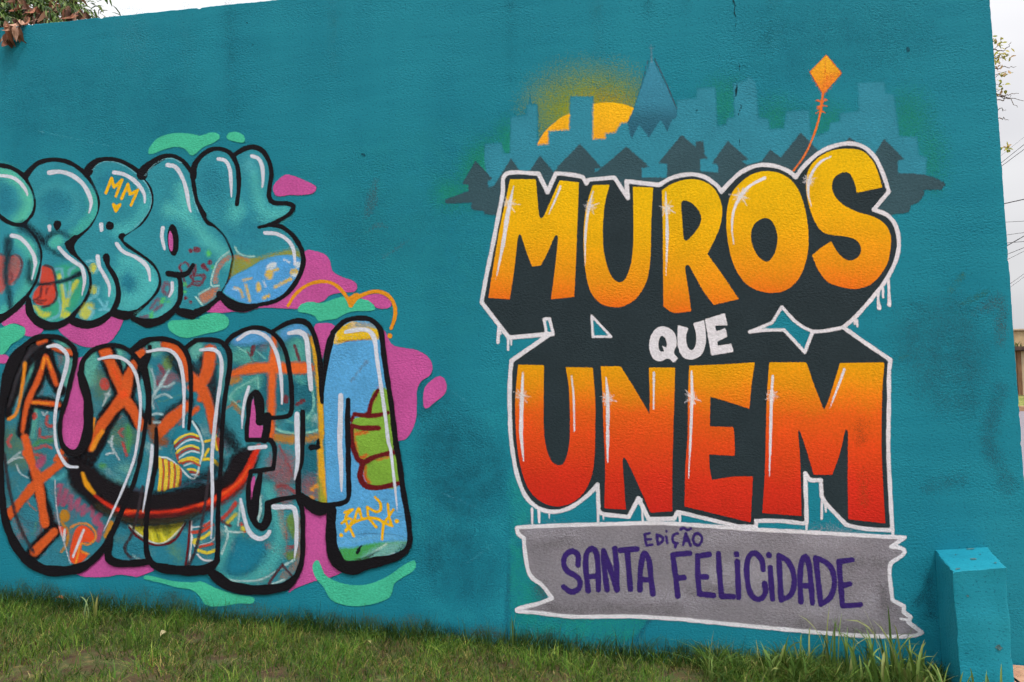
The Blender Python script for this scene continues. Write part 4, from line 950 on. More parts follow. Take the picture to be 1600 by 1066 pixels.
# black under the orange marks, then the marks
soft(o, (26, 22, 26), [Stroke('O 350,240 290,420 230,560 180,830', [28,22,22,20]), Stroke('O 360,235 440,450 470,500', [26,20,20]), Stroke('O 240,590 350,600 450,620', 20), Stroke('O 360,110 200,250 90,500 60,700', [20, 30, 24, 10]), Stroke('O 390,150 560,220', 12),
                       Stroke('O 835,200 900,370 970,530', 29), Stroke('O 1060,290 970,540 860,680 720,960 660,1040', [26,31,28,30,32]), Stroke('O 970,560 1090,740', 28), Stroke('P 420,590 260,770', 23), Stroke('P 270,150 350,420 390,560', 20)], f=7, op=0.93, cut=C_U)
soft(o, (66, 62, 68), [Stroke('O 350,120 220,220 130,420 70,620', [5, 7, 5, 3]), Stroke('O 250,150 170,330', 4)], f=5, op=0.6, cut=C_U)
soft(o, ORG, [Stroke('O 355,240 300,410 240,540 205,640 175,820', [8, 8, 9, 8, 5]), Stroke('O 360,238 405,350 440,450', 7.5), Stroke('O 240,592 350,598 460,612', 7), Stroke('O 300,130 360,110', 6), Stroke('O 420,160 480,185 560,205', 9), Stroke('O 1100,210 1110,260', 12),
              Stroke('O 820,190 870,300 960,510', [18, 16, 16]), Stroke('O 1050,290 1000,400 970,540 870,670 770,810 705,965', [12, 15, 19, 15, 15, 6]), Stroke('O 970,560 1040,660 1100,780', 15),
              Stroke('P 60,485 160,370 280,230 400,130 500,50', [14, 13, 15, 13, 13]), Stroke('P 200,-10 250,80 290,180 320,350 350,540', [11, 11, 15, 13, 13]), Stroke('O 195,870 250,1060', 11), Stroke('P 425,605 270,760', [12, 15]), Stroke('O 500,960 440,1040', 9)], f=5, op=1.0, cut=C_U, name='orange_mark')
soft(o, (242, 150, 40), [Stroke('O 345,250 330,330', 4), Stroke('O 370,250 400,330', 3), Stroke('O 195,290 180,430 150,600 120,690 65,725', [5, 5, 4, 4, 5]), Stroke('O 260,596 380,602', 3), Stroke('O 720,960 760,880 800,820', 7), Stroke('O 735,720 725,820', 4)], f=4, op=0.9, cut=C_U)
soft(o, (250, 76, 30), [Ell('O 965,530', 8, 8), Stroke('O 880,330 940,450', 4)], f=9, op=0.5, cut=C_U)
soft(o, (190, 84, 120), [Stroke('P 450,250 480,240 450,390 520,280 490,400 560,320 550,430 620,350 600,440 660,400 640,470 720,410 720,480', 5), Stroke('P 780,470 740,520 790,560 760,660', 9), Ell('P 320,60', 6, 12, 30)], f=6, op=0.7, cut=C_U)
soft(o, (196, 136, 38), [Ell('P 505,480', 8, 10), Stroke('P 480,530 500,560 530,600 520,700 480,760', 4), Stroke('P 870,540 830,640', 9)], f=4, op=0.9, cut=C_U)
soft(o, (232, 82, 40), [Poly('P 590,590 640,555 700,580 740,640 720,690 650,690 640,760 690,770 670,810 620,850 560,850 545,780 560,680'), Poly('P 455,560 520,590 515,640 490,660')], f=3, op=0.95, cut=C_U)
soft(o, (238, 150, 44), [Stroke('P 550,575 600,545 680,545 740,600 745,660 690,705 630,700 610,780 590,855', 3), Stroke('P 640,760 690,780', 3)], f=3, op=0.9, cut=C_U)
soft(o, (214, 214, 222), [Stroke('P 655,590 610,700 570,800', 4), Stroke('P 505,590 500,670', 4), Stroke('P 430,200 440,400 470,580 540,820 555,855', 1.6)], f=2.2, op=0.9, cut=C_U)
# --- second lower letter: two arches
B_N = ('O 1040,185 1120,122 1200,97 1300,100 1390,132 1450,165 1520,112 Q 640,105 760,105 840,130 890,200 897,300 872,450 850,600 836,800 826,1060 R 812,300 802,500 802,700 792,820 740,890 600,900 500,895 400,885 300,850 200,835 0,815 P 870,770 880,640 960,440 1040,235 1088,70 O 1112,950 1132,800 1152,650 1150,480 1110,330')
C_N = Poly(B_N)
o = bubble('second lower letter, twin arches over striped shapes', B_N, (44, 126, 146))
old_layers(o, C_N, 30, 2)
soft(o, (108, 192, 180), [Ell('O 1210,170', 12, 12), Ell('O 1540,190', 12, 16), Stroke('Q 840,300 810,520', 8), Stroke('O 1160,330 1200,480', 8)], f=14, op=0.8, cut=C_N)
soft(o, (112, 150, 84), [Ell('O 1320,280', 10, 15, 20)], f=12, op=0.8, cut=C_N)
soft(o, (150, 100, 110), [Ell('O 1290,420', 12, 14), Ell('O 1370,390', 12, 8)], f=16, op=0.7, cut=C_N)
soft(o, (160, 40, 60), [Stroke('O 1250,310 1280,360', 6), Stroke('O 1220,430 1240,470', 5)], f=7, op=0.7, cut=C_N)
soft(o, (36, 30, 34), [Stroke('Q 430,240 520,380', 12), Stroke('Q 600,330 670,420 700,260', 20), Stroke('Q 560,600 450,690 340,800', [20, 24, 28]), Stroke('Q 740,260 760,520 800,760', 18), Stroke('Q 260,730 320,850', 20)], f=12, op=0.75, cut=C_N)
soft(o, ORG, [Poly('O 1050,200* 1120,170 1140,190* 1120,295* 1080,250'), Stroke('O 1290,140 1370,170 1440,260 1465,420', [13, 14, 11, 7]), Stroke('Q 740,190 730,300 700,400 640,470 590,480', [18, 20, 17, 17, 10]), Stroke('Q 590,390 660,460 740,640 770,820', [14, 18, 14, 12]), Stroke('Q 560,620 460,710 380,790 330,870', [14, 18, 20, 12]), Stroke('Q 640,640 600,680', 7), Ell('Q 665,568', 4.5)], f=6, op=1.0, cut=C_N, name='orange_mark')
soft(o, (150, 84, 40), [Stroke('O 1180,760 1220,880 1280,900', 14), Stroke('O 1180,740 1200,800', 10)], f=12, op=0.8, cut=C_N)
soft(o, (196, 222, 226), [Stroke('O 1200,640 1190,560 1260,450 1320,340', [3, 3, 5, 3]), Stroke('O 1210,560 1280,530 1340,555', 3), Stroke('O 1250,470 1310,470 1360,440', 3), Stroke('O 1190,690 1240,680 1270,690', 3), Stroke('O 1180,330 1210,430 1200,560', 2.5), Stroke('O 1200,750 1250,750', 3)], f=4, op=0.75, cut=C_N)
# striped shapes
ST_T = Poly('Q 450,880 480,800 520,770 590,760 600,730 640,760 675,830 690,930 680,1060 R 640,190 560,120 480,30 Q 470,1000')
soft(o, (38, 128, 150), [ST_T], f=2.5, op=1.0, cut=C_N)
for k in range(4):
    dy = k * 92
    soft(o, (230, 208, 50), [Stroke('Q 455,%d 510,%d 590,%d 650,%d' % (920 + dy, 868 + dy, 840 + dy, 862 + dy), 3.6)], f=1.8, op=0.95, cut=ST_T, name='stripe')
    soft(o, (160, 60, 46), [Stroke('Q 462,%d 520,%d 590,%d 655,%d' % (944 + dy, 892 + dy, 862 + dy, 880 + dy), 3.6)], f=1.8, op=0.95, cut=ST_T, name='stripe')
    soft(o, (206, 222, 226), [Stroke('Q 468,%d 530,%d 600,%d 660,%d' % (966 + dy, 912 + dy, 884 + dy, 898 + dy), 2.6)], f=1.8, op=0.95, cut=ST_T, name='stripe')
soft(o, (36, 28, 40), [Stroke('Q 445,880 480,1000 500,1060', 1.5), Stroke('Q 600,730 650,790 690,930', 2)], f=2, op=0.9, cut=C_N)
soft(o, (206, 222, 226), [Stroke('Q 600,740 650,820 685,920 680,1020', 3.5), Stroke('R 340,20 420,35 500,100 615,190 680,10', 3)], f=2, op=0.95, cut=C_N)
ST_Y = Poly('R 320,290 335,30 400,30 470,70 520,120 515,240 440,265')
for k in range(4):
    x = 350 + k * 45
    soft(o, (206, 92, 44), [Stroke('R %d,%d %d,160 %d,285' % (x + 22, 40 + k * 18, x + 26, x + 16), 3.5)], f=2.5, op=0.9, cut=ST_Y, name='stripe')
    soft(o, (230, 198, 64), [Stroke('R %d,%d %d,150 %d,280' % (x, 30 + k * 18, x + 6, x - 6), 5.5)], f=2.2, op=0.95, cut=ST_Y, name='stripe')
soft(o, (232, 204, 52), [Stroke('R 500,60 580,40 650,70', 4), Stroke('R 690,40 760,40 800,80', 5), Stroke('R 700,10 730,-40', 4), Stroke('Q 780,860 800,960', 6), Stroke('Q 700,900 740,890', 4)], f=2.5, op=0.95, cut=C_N)
soft(o, (184, 72, 46), [Stroke('R 500,70 590,55 660,90', 3), Stroke('Q 800,880 830,1000', 6), Stroke('R 480,0 490,40', 3)], f=2.5, op=0.9, cut=C_N)
ST_L = Poly('R 105,560 230,560 400,545 545,530 500,600 440,660 380,695 300,690 200,640')
soft(o, (206, 196, 44), [ST_L], f=5, op=0.9, cut=C_N)
soft(o, (232, 222, 70), [Stroke('R 350,560 390,680', 4), Stroke('R 270,570 300,680', 3)], f=3, op=0.9, cut=ST_L)
soft(o, (120, 128, 40), [Stroke('R 310,570 345,680', 5), Ell('R 400,590', 8, 10)], f=6, op=0.6, cut=ST_L)
soft(o, (104, 24, 28), [Stroke('R 110,570 170,640 280,700 380,705 470,660 545,545', 3.5)], f=2, op=0.95, cut=C_N)
soft(o, (220, 222, 220), [Stroke('R 110,550 170,610 290,688 380,690 460,630 540,540', 2.2)], f=1.6, op=0.95, cut=C_N)
soft(o, (104, 26, 30), [Stroke('R 585,520 570,720 550,870', 3.5)], f=2, op=0.95, cut=C_N)
soft(o, (220, 222, 226), [Stroke('R 597,520 595,680 575,870', 2.6), Stroke('R 640,780 690,825 760,830', 3), Stroke('R 600,570 690,560 740,520', 2.5), Stroke('R 600,640 620,720', 2.5), Stroke('R 650,710 740,690 780,650', 2)], f=1.8, op=0.9, cut=C_N)
soft(o, (206, 70, 40), [Stroke('R 600,610 680,600 760,550', 5), Stroke('R 660,725 760,700', 4), Stroke('R 690,560 740,530', 4)], f=3, op=0.85, cut=C_N)
soft(o, (226, 208, 62), [Stroke('R 620,670 690,650 745,610', 5), Stroke('R 650,750 720,770 780,750', 5), Stroke('R 610,690 640,700', 4)], f=3, op=0.9, cut=C_N)

# --- third lower letter
B_E = ('Q 885,200 940,62 1040,17 1130,12 1210,42 1240,30 S 140,180 230,132 320,107 400,127 450,202 480,320 500,450 510,600 515,740 530,760 540,1060 T 550,250 560,540 450,525 370,470 350,600 380,800 370,1000 R 1440,900 1340,1018 1200,1040 1050,1040 900,1010 800,955 770,890 800,820 805,600 812,300 826,0 Q 836,800 850,600 872,450 897,300')
C_E = Poly(B_E)
o = bubble('third lower letter, crossed by an orange cross', B_E, (54, 138, 152))
old_layers(o, C_E, 46, 3)
soft(o, (96, 186, 172), [Ell('Q 1000,250', 20, 18), Ell('Q 1420,210', 14, 26), Stroke('Q 900,560 1000,470 1120,400', 12), Stroke('Q 1400,420 1500,470 1540,620 1500,720', 10), Ell('Q 1150,430', 18, 12)], f=22, op=0.7, cut=C_E)
soft(o, (92, 166, 222), [Poly('Q 900,110 1000,40 1130,20 1220,60 1210,110 1080,140 960,150'), Poly('S 190,190 330,120 400,160 420,240 300,220 210,260')], f=12, op=0.85, cut=C_E)
soft(o, (38, 112, 132), [Ell('Q 1320,520', 26, 26), Ell('Q 1500,560', 14, 22), Ell('Q 1190,480', 10, 30), Poly('T 380,80 480,40 490,260 460,420 370,430 350,300'), Ell('Q 960,330', 14, 8)], f=18, op=0.7, cut=C_E)
soft(o, (150, 222, 206), [Stroke('Q 890,550 960,480 1060,430 1110,400', 2.5), Stroke('Q 890,550 960,620 1000,640', 2.5), Stroke('Q 1230,790 1330,830 1480,835 1590,810', 4), Stroke('Q 1500,720 1550,630 1540,480', 3), Stroke('Q 1110,400 1120,480', 3), Stroke('Q 950,160 1060,220', 2), Stroke('Q 1100,190 1170,250', 2)], f=4, op=0.7, cut=C_E)
soft(o, (120, 44, 52), [Stroke('Q 1080,160 1065,220', [6, 5]), Stroke('Q 1030,190 1080,280', 1.6), Stroke('S 300,300 340,420', 4), Ell('S 230,720', 5, 7), Stroke('S 320,760 370,730', 6)], f=3.5, op=0.75, cut=C_E)
soft(o, (222, 168, 40), [Stroke('S 430,240 475,420 500,700 512,1000 T 500,60 515,300 530,540', [5, 9, 9, 9, 9, 12, 12])], f=5, op=0.95, cut=C_E)
soft(o, (150, 168, 44), [Stroke('T 480,330 500,430 520,530', [4, 10, 14])], f=8, op=0.8, cut=C_E)
soft(o, (198, 138, 50), [Stroke('Q 1210,860 1350,880 1480,880 1590,860', [12, 14, 12, 10]), Stroke('Q 900,430 960,410', 10), Stroke('Q 1490,60 1550,120', 4), Stroke('Q 920,600 1000,700', 4)], f=9, op=0.75, cut=C_E)
soft(o, (230, 106, 46), [Stroke('Q 900,380 1000,345 1120,325 1300,325 1510,325', [8, 14, 16, 17, 17]), Stroke('Q 1245,75 1235,250 1225,450 1220,650 1210,860', [7, 11, 11, 11, 12])], f=8, op=1.0, cut=C_E, name='orange_mark')
soft(o, (90, 166, 218), [Poly('T 535,0 560,0 700,0 700,480 640,525 565,540')], f=5, op=0.95, cut=C_E)
soft(o, (170, 100, 108), [Ell('T 200,260', 22, 26), Ell('T 420,430', 14, 22), Ell('R 1300,330', 14, 16)], f=26, op=0.55, cut=C_E)
soft(o, (172, 64, 66), [Stroke('T 180,80 240,200 300,340', 3.5), Stroke('T 170,400 230,400 310,450', 7), Stroke('R 1340,500 1335,800', 3), Stroke('R 1340,730 1430,720', 6)], f=4, op=0.65, cut=C_E)
soft(o, (226, 150, 46), [Ell('T 440,420', 4), Ell('T 470,400', 4), Ell('T 435,490', 4)], f=5, op=0.8, cut=C_E)
soft(o, (84, 184, 184), [Stroke('R 960,420 900,620 850,780 790,900', [10, 12, 12, 10]), Stroke('R 1190,250 1250,450 1290,640 1200,880 1000,1000 850,960', [14, 20, 20, 22, 16, 12])], f=20, op=0.75, cut=C_E)
soft(o, (34, 130, 156), [Poly('R 960,660 1080,690 1170,700 1130,820 1030,920 900,930 880,850 920,740')], f=16, op=0.9, cut=C_E)
soft(o, (114, 152, 74), [Poly('R 1345,480 1400,470 1420,640 1390,660 1345,560'), Poly('R 1340,770 1430,760 1420,820 1350,820')], f=7, op=0.8, cut=C_E)
soft(o, (176, 132, 110), [Stroke('R 1440,500 1445,760 1400,880 1310,960', 9), Stroke('R 1290,420 1310,560 1340,650', 6)], f=12, op=0.55, cut=C_E)
soft(o, (196, 228, 226), [Stroke('R 860,600 960,610 1060,600', 3), Stroke('R 820,970 960,990 1130,980 1280,900 1400,820', 2.6), Stroke('R 1210,1020 1320,980', 3), Stroke('R 1300,870 1400,830', 2.6), Stroke('R 980,350 960,560', 3), Stroke('R 1130,330 1135,430 1110,530', 4), Stroke('R 860,560 880,640 830,780', 3)], f=3, op=0.8, cut=C_E)
soft(o, (92, 44, 50), [Stroke('R 1310,860 1240,950 1190,1030', 4), Stroke('R 1310,870 1390,960', 3), Stroke('R 830,520 900,560', 4)], f=3, op=0.85, cut=C_E)
soft(o, (206, 66, 46), [Stroke('R 840,500 900,440 940,380', 6), Stroke('R 980,540 1010,600', 5)], f=5, op=0.75, cut=C_E)
soft(o, (222, 208, 60), [Stroke('R 880,530 940,470', 6), Ell('R 1000,580', 4)], f=5, op=0.8, cut=C_E)
paint('black_mark', 5, (22, 24, 28), [Stroke('T 430,95 480,92', 9), Stroke('T 488,40 480,90', 5)], o, f=3)
# pink openings between the strokes
paint('letter_counter', 5, PINK, [Poly('Q 1078,560 1100,640 1110,770 1155,775 1140,885 1038,885 1045,740'), Poly('R 1080,170 1095,180 1075,360 1050,390 1048,260')], o, f=1.4)

# dark banana-shaped arc with a red core across three letters
C_ARC = Poly('P 520,0 640,60 740,100 800,160 900,215 1010,245 R 150,260 320,295 560,255 720,215 850,130 920,0 1040,-60 1110,-50 1120,20 1080,130 1000,260 900,340 780,420 600,500 480,545 250,565 60,535 P 900,500 760,440 640,330 560,250 530,140')
arc = paint('painted_arc', 6, (30, 26, 30), C_ARC, wall, f=14, grain=0.6, label='dark banana shaped arc with a glowing red edge')
soft(arc, (28, 24, 30), [Stroke('Q 800,740 880,860 960,980', [8, 20, 14]), Stroke('P 560,60 600,200 700,320', [16, 22, 14]), Stroke('R 520,250 700,180 840,60', [8, 16, 12]), Stroke('R 60,540 300,560 520,540 700,470', [4, 10, 10, 4])], f=18, op=0.75)
soft(arc, (120, 30, 26), [Stroke('P 800,380 960,460 R 200,470 480,460 700,410 860,330 1000,220', [6, 10, 10, 10, 14, 18, 14])], f=14, op=0.7)
soft(arc, (74, 70, 50), [Stroke('P 760,400 900,480 R 120,520 300,530 500,510 640,460', 7)], f=9, op=0.5)
soft(arc, (236, 160, 30), [Stroke('P 645,150 680,240 740,310', [5, 9, 4])], f=4, op=0.95)
soft(arc, (214, 52, 30), [Stroke('P 740,320 820,380 900,425 1000,450 R 160,450 300,455 480,440 620,405 700,385 840,320 960,230 1040,110 1090,0 1120,-60', [3, 5, 6, 9, 5, 3.5, 5, 4, 8, 13, 11, 12, 9, 9])], f=5, op=0.95, name='red_core')
soft(arc, (244, 96, 40), [Stroke('R 60,450 160,440 260,455', 3), Stroke('R 650,395 720,375 860,300 980,200 1050,90', [3, 3, 4, 4, 3])], f=4, op=0.8)
soft(arc, (70, 74, 92), [Stroke('R 500,260 580,225 640,210 720,220', 3), Stroke('R 130,270 240,290', 5)], f=5, op=0.7)

# outlines and lights of the lower letters go on last
N_ = [c for c in wall.children if c.name.startswith('painted_letter') and 'twin arches' in c.get('label', '')][0]
E_ = [c for c in wall.children if c.name.startswith('painted_letter') and 'orange cross' in c.get('label', '')][0]
U_ = [c for c in wall.children if c.name.startswith('painted_letter') and 'wide U' in c.get('label', '')][0]
paint('grey_line', 7, (58, 52, 58), [Stroke('P 35,0 60,200 110,430 180,620 260,760', 5)], U_, f=4, op=0.8)
line(U_, [('O 15,720 25,500 60,340 110,235 200,145 280,90 370,77 470,92 550,142 588,205 582,300 552,420 520,560 482,680 466,800 485,920 540,988', [7, 8, 10, 9, 6, 6, 6, 6, 6.5, 6, 5.5, 5.5, 5.5, 5.5, 6, 8]), ('O 540,988 600,988 652,930 684,830 690,700 682,560 645,430 630,370', [8, 10, 13, 13, 12, 11, 11, 9]), ('O 630,380 648,270 720,190 820,152 920,152 1010,190 1080,270 1120,360 1152,500 1152,650 1132,800 1110,950 1088,1060', [7, 6, 5.5, 5.5, 5.5, 5.5, 6, 6, 5, 5, 5, 5.5]),
         ('P 1085,80 1040,235 962,422 882,602', [5, 6, 7]), ('P 882,602 800,742 700,845 600,895 450,912 330,895 200,812 100,670 38,500 14,300 8,100 O 14,800 15,700', [7, 8, 10, 12, 13, 13, 13, 11, 9, 8, 7, 7, 7]), ('O 1105,330 1120,260 1165,215', [7, 7, 6])])
paint('painted_shadow', 8, BLACK, Poly('O 30,560 40,380 110,220 190,160* 205,190 150,300 100,420 60,560'), U_, f=3)
hilite(U_, [('O 370,160 440,150 500,190 528,250 505,370 460,520 432,680 428,820 445,950 500,1060 P 540,95 608,100', [4.5, 6, 6.5, 6.5, 6.5, 5.5, 5, 4.5, 4.5, 5, 5, 4]), ('O 770,258 860,238 940,245 1010,290 1060,370 1085,480 1098,600 1090,760 1070,920 1040,1062 P 960,270 880,450 810,600', [4, 6, 5.5, 5.5, 5, 5, 4.5, 4.5, 4.5, 4, 3.5, 1.5])])

paint('grey_line', 7, (62, 54, 60), [Stroke('R 215,250 170,480 120,640 75,720 95,780 125,805', 4.5), Stroke('R 740,100 700,400 650,660 610,790 560,880', 4.5)], N_, f=3, op=0.85)
line(N_, [('O 1030,190 1120,124 1200,98 1300,102 1390,132 1455,205 1482,300 1492,450 1490,600 1476,800', [8, 9, 6, 6, 6, 6, 6, 5.5, 5, 4]), ('O 1445,170 1520,115 Q 640,107 760,105 840,130 888,200 896,300 874,450 852,600 836,800 826,1060 R 812,300 802,500 802,700 795,830', [5, 6, 5.5, 6, 7, 7, 6, 5.5, 5.5, 5.5, 5.5, 6, 7]),
          ('R 795,835 720,895 600,908 500,905 400,895 300,865 255,800', [7, 13, 13, 12, 12, 9, 7]), ('Q 320,800 322,930 318,1060 R 310,120 272,300 246,500 240,700 255,800', [4, 5.5, 6, 6, 6, 6.5, 7]), ('P 872,610 862,700 850,790', 6), ('P 835,740 850,810 900,845 1000,855 1150,840', [7, 11, 10, 9, 8]),
          ('O 1140,340 1165,480 1170,640 1170,760', [6, 5, 4, 4]), ('O 1170,160 1160,240 1120,330', [5, 6, 7])])
hilite(N_, [('O 1150,198 1260,180 1340,195 1400,270 1430,400 1438,560 1432,790', [4.5, 5.5, 6, 6, 6, 5, 3.5]), ('Q 665,185 760,180 815,220 832,310 820,450 795,620 770,850 755,1060 R 760,300 750,660', [5, 6, 6, 6, 5.5, 5.5, 6, 5.5, 5, 2]), ('Q 288,930 280,1060 R 250,250 215,450', [5, 5.5, 4.5, 2])])
line(E_, [('Q 850,150 900,90 940,62 1040,17 1130,12 1210,42 1282,105 1332,205 1362,350 1378,500 1378,650 1345,702 1200,718', [6, 6, 6, 5.5, 5.5, 5.5, 6, 6, 6, 6, 5.5, 5]), ('S 135,185 230,132 320,107 400,127 450,205 482,320 502,450 512,600 514,745', [4, 6, 7, 7, 6, 6, 7, 7, 4]),
          ('Q 1040,700 1050,570 1098,512 1140,570 1150,700', [6, 6, 6, 6, 6]), ('Q 1115,560 1128,660 1130,745', [10, 11, 10]), ('Q 1190,705 1185,800 1165,890', [11, 10, 8]), ('Q 1042,690 1028,800 1030,888* 1215,888* 1245,950 1242,1060 R 1232,112* 1060,135', [5, 5.5, 6, 6, 6, 5, 5.5, 6]),
          ('R 1060,135 1040,280 1052,430 1100,545 1150,575', [5, 6, 7, 8, 8]), ('R 1135,150 1105,300 1080,470', [6, 10, 11]), ('R 1100,545 1150,570 1190,500 1190,385* 1300,350 1440,328', [7, 10, 10, 8, 6, 5.5]), ('Q 1465,668 1465,850 1450,1060 R 1430,150 1432,330', [6, 6.5, 7, 7, 7]),
          ('R 1430,330 1462,450 1466,650 1458,830 1420,945', [8, 6, 6, 6, 7]), ('R 1420,945 1340,1025 1200,1055 1050,1058 900,1030 800,965 730,900', [7, 11, 12, 13, 14, 14, 9]), ('T 345,470 420,545 500,590 570,570', [6, 13, 14, 8]), ('T 350,460 450,525 560,545 680,530', [5, 6, 6, 6]), ('S 1,1', 0.1)][:-1])
hilite(E_, [('Q 955,105 1040,50 1120,50 1200,100 1260,210 1290,350 1302,500 1302,605', [5, 5.5, 6, 6, 6, 5.5, 5, 3]), ('S 255,205 340,195 390,240 410,400 430,640', [6, 8, 8, 7.5, 7.5]), ('Q 1045,470 1010,590 995,700 990,800', [4.5, 5, 4, 2]), ('Q 1050,952 1175,940', 6), ('Q 1420,685 1422,860 1425,1060 R 1400,200', [8, 8, 7, 2.5]),
            ('R 980,350 1010,500 1050,610 1120,660 1180,640 1205,605', [4.5, 6, 7, 7.5, 7, 6]), ('R 1240,410 1330,412 1395,420 1415,520 1415,700 1400,805', [8, 7.5, 8, 6.5, 6, 2.5])])

# --- fourth lower letter
B_M = ('S 612,190 690,112 790,87 890,97 960,152 982,232 1000,400 1030,600 1060,800 1090,1060 T 1115,200 1150,450 1186,650 1202,830 1170,900 1080,945 900,975 750,1000 660,985 625,900 610,750 595,580 560,545 S 540,1060 530,740 545,560 590,320')
C_M = Poly(B_M)
o = bubble('fourth lower letter, sky blue with a green fist', B_M, (90, 166, 218))
soft(o, (232, 190, 32), [Poly('S 640,170 720,130 760,110 950,170 965,245 860,258 740,265 605,285')], f=4, op=0.97, cut=C_M)
soft(o, (150, 156, 150), [Poly('S 720,160 780,120 930,130 940,160 760,165')], f=8, op=0.9, cut=C_M)
soft(o, (216, 190, 150), [Stroke('S 755,120 760,160', 6), Stroke('S 620,220 630,270', 4)], f=6, op=0.8, cut=C_M)
soft(o, (128, 60, 50), [Stroke('S 640,268 800,258 960,240', 3)], f=4, op=0.6, cut=C_M)
soft(o, (106, 118, 140), [Stroke('S 740,580 860,430', 3), Ell('S 865,430', 4, 3)], f=5, op=0.5, cut=C_M)
FIST = Poly('S 940,640 1030,650 1070,860 1100,1060 T 1120,390 900,400 850,340 830,230 790,180 750,90 S 740,900 830,850 880,790 900,700')
soft(o, (128, 172, 62), [FIST], f=3, op=1.0, cut=C_M, name='green_fist')
soft(o, (214, 70, 36), [Stroke('S 960,640 905,740', 5), Stroke('S 780,990 870,970', 6), Stroke('S 760,960 760,1040', 6), Stroke('T 770,60 800,180 860,160', 6), Stroke('T 850,240 850,330 880,370', 6), Stroke('T 950,190 1050,165', 4)], f=6, op=0.8, cut=C_M)
soft(o, (104, 26, 30), [Stroke('S 955,645 900,745 878,835 820,845 770,835', [5, 7, 8, 6, 7]), Stroke('S 770,835 745,890', 5), Stroke('S 865,850 950,845 1030,825', [7, 8, 6]), Stroke('S 750,925 830,945 955,945', [7, 8, 9]), Stroke('S 745,930 750,1060 T 760,100 800,195 850,210 930,170 1090,130', [8, 8, 8, 9, 9, 8, 8]),
                         Stroke('T 835,220 812,320 850,390 930,412 1020,400 1120,375', [8, 10, 9, 9, 8, 8])], f=2.4, op=1.0, cut=C_M, name='red_line')
soft(o, (120, 190, 226), [Stroke('T 650,850 800,820 960,790 1100,790', 5)], f=8, op=0.5, cut=C_M)
soft(o, (70, 96, 116), [Stroke('T 640,790 800,775 1000,770 1150,790', 1.4), Stroke('T 1000,660 1150,630', 1.4)], f=2.5, op=0.5, cut=C_M)
soft(o, (72, 162, 84), [Poly('T 640,890 760,880 880,850 1010,835 1190,830 1200,880 900,985 700,1000 650,980')], f=6, op=0.97, cut=C_M)
soft(o, (120, 180, 172), [Poly('T 800,985 900,900 1040,840 1190,835 1190,890 1040,950')], f=12, op=0.9, cut=C_M)
soft(o, (40, 96, 104), [Poly('T 1090,920 1150,850 1195,850 1180,900')], f=12, op=0.7, cut=C_M)
soft(o, (206, 224, 220), [Stroke('T 840,985 920,920 1020,850', 3), Stroke('T 960,970 1080,930', 4)], f=4, op=0.7, cut=C_M)
soft(o, (40, 36, 40), [Stroke('T 785,975 850,965 960,900', [4, 5, 1.5])], f=4, op=0.8, cut=C_M)
paint('black_mark', 7, (24, 30, 30), [Stroke('T 825,860 800,895 790,920', [2, 4, 5]), Stroke('T 790,920 808,905', 4)], o, f=1.6)
paint('signature', 9, YT, [Stroke('T 690,605 755,580 700,640 720,730 700,750', 4.2), Stroke('T 668,690 720,650 745,660', 4.2), Stroke('T 700,740 760,680 800,570 825,650', 4.2), Stroke('T 740,690 860,650 950,655 1010,690 1065,710', 4.6), Stroke('T 870,560 880,640 940,720', 4.2), Stroke('T 880,570 940,600 975,580 970,530 930,485', 4.4), Stroke('T 1030,540 1040,640 1060,705', 4.2), Stroke('T 1000,690 1075,580', 4.2), Stroke('T 995,690 985,815', 4.2), Stroke('T 730,720 765,790', 4.2),
      Ell('T 665,782', 3.4), Ell('T 1100,672', 3.6)], o, f=1.5, label='yellow scrawled tag')
line(o, [('S 600,200 690,112 790,87 890,97 960,155 984,235 1002,400 1032,600 1062,800 1092,1060 T 1118,200 1152,450 1188,650 1202,830 1172,905', [7, 6, 6.5, 6.5, 7, 7, 6.5, 6.5, 6.5, 7, 7, 7, 7, 7, 7]), ('T 1172,905 1080,958 900,1000 760,1035 660,1010 600,900 585,750 590,590', [7, 10, 14, 17, 17, 16, 13, 12]), ('S 720,725 715,900 720,1060 T 722,300 724,480 680,530 560,546', [6, 7, 7, 6.5, 6, 6, 6])])
paint('painted_shadow', 8, BLACK, Poly('S 620,170* 560,240 535,350 520,520 508,745* 530,640 570,420 612,250'), o, f=1.6)
hilite(o, [('S 700,195 800,175 880,185 925,250 945,400 980,640 1010,850 1035,1060 T 1050,100 1085,400 1105,600', [6, 7, 7, 7, 6, 6, 5.5, 5.5, 5, 4, 1.5]), ('S 662,690 660,850 655,1060 T 665,250 668,440', [8, 8, 8, 7, 3])])

# ------------------------------------------------------------------ grass and plants
def leaf_mat(name, rough=0.55, trans=0.25):
    m, t, N, L, bs = new_mat(name)
    a = N.new('ShaderNodeAttribute'); a.attribute_name = 'Col'
    L.new(a.outputs['Color'], bs.inputs['Base Color']); bs.inputs['Roughness'].default_value = rough
    bs.inputs['Specular IOR Level'].default_value = 0.25
    tr = N.new('ShaderNodeBsdfTranslucent'); L.new(a.outputs['Color'], tr.inputs['Color'])
    mxs = N.new('ShaderNodeMixShader'); mxs.inputs[0].default_value = trans
    out = [n for n in N if n.type == 'OUTPUT_MATERIAL'][0]
    L.new(bs.outputs[0], mxs.inputs[1]); L.new(tr.outputs[0], mxs.inputs[2]); L.new(mxs.outputs[0], out.inputs['Surface'])
    return m


BLADE = leaf_mat('grass_blade'); LEAF = leaf_mat('leaf'); DRYLEAF = leaf_mat('dry_leaf', 0.8, 0.1)


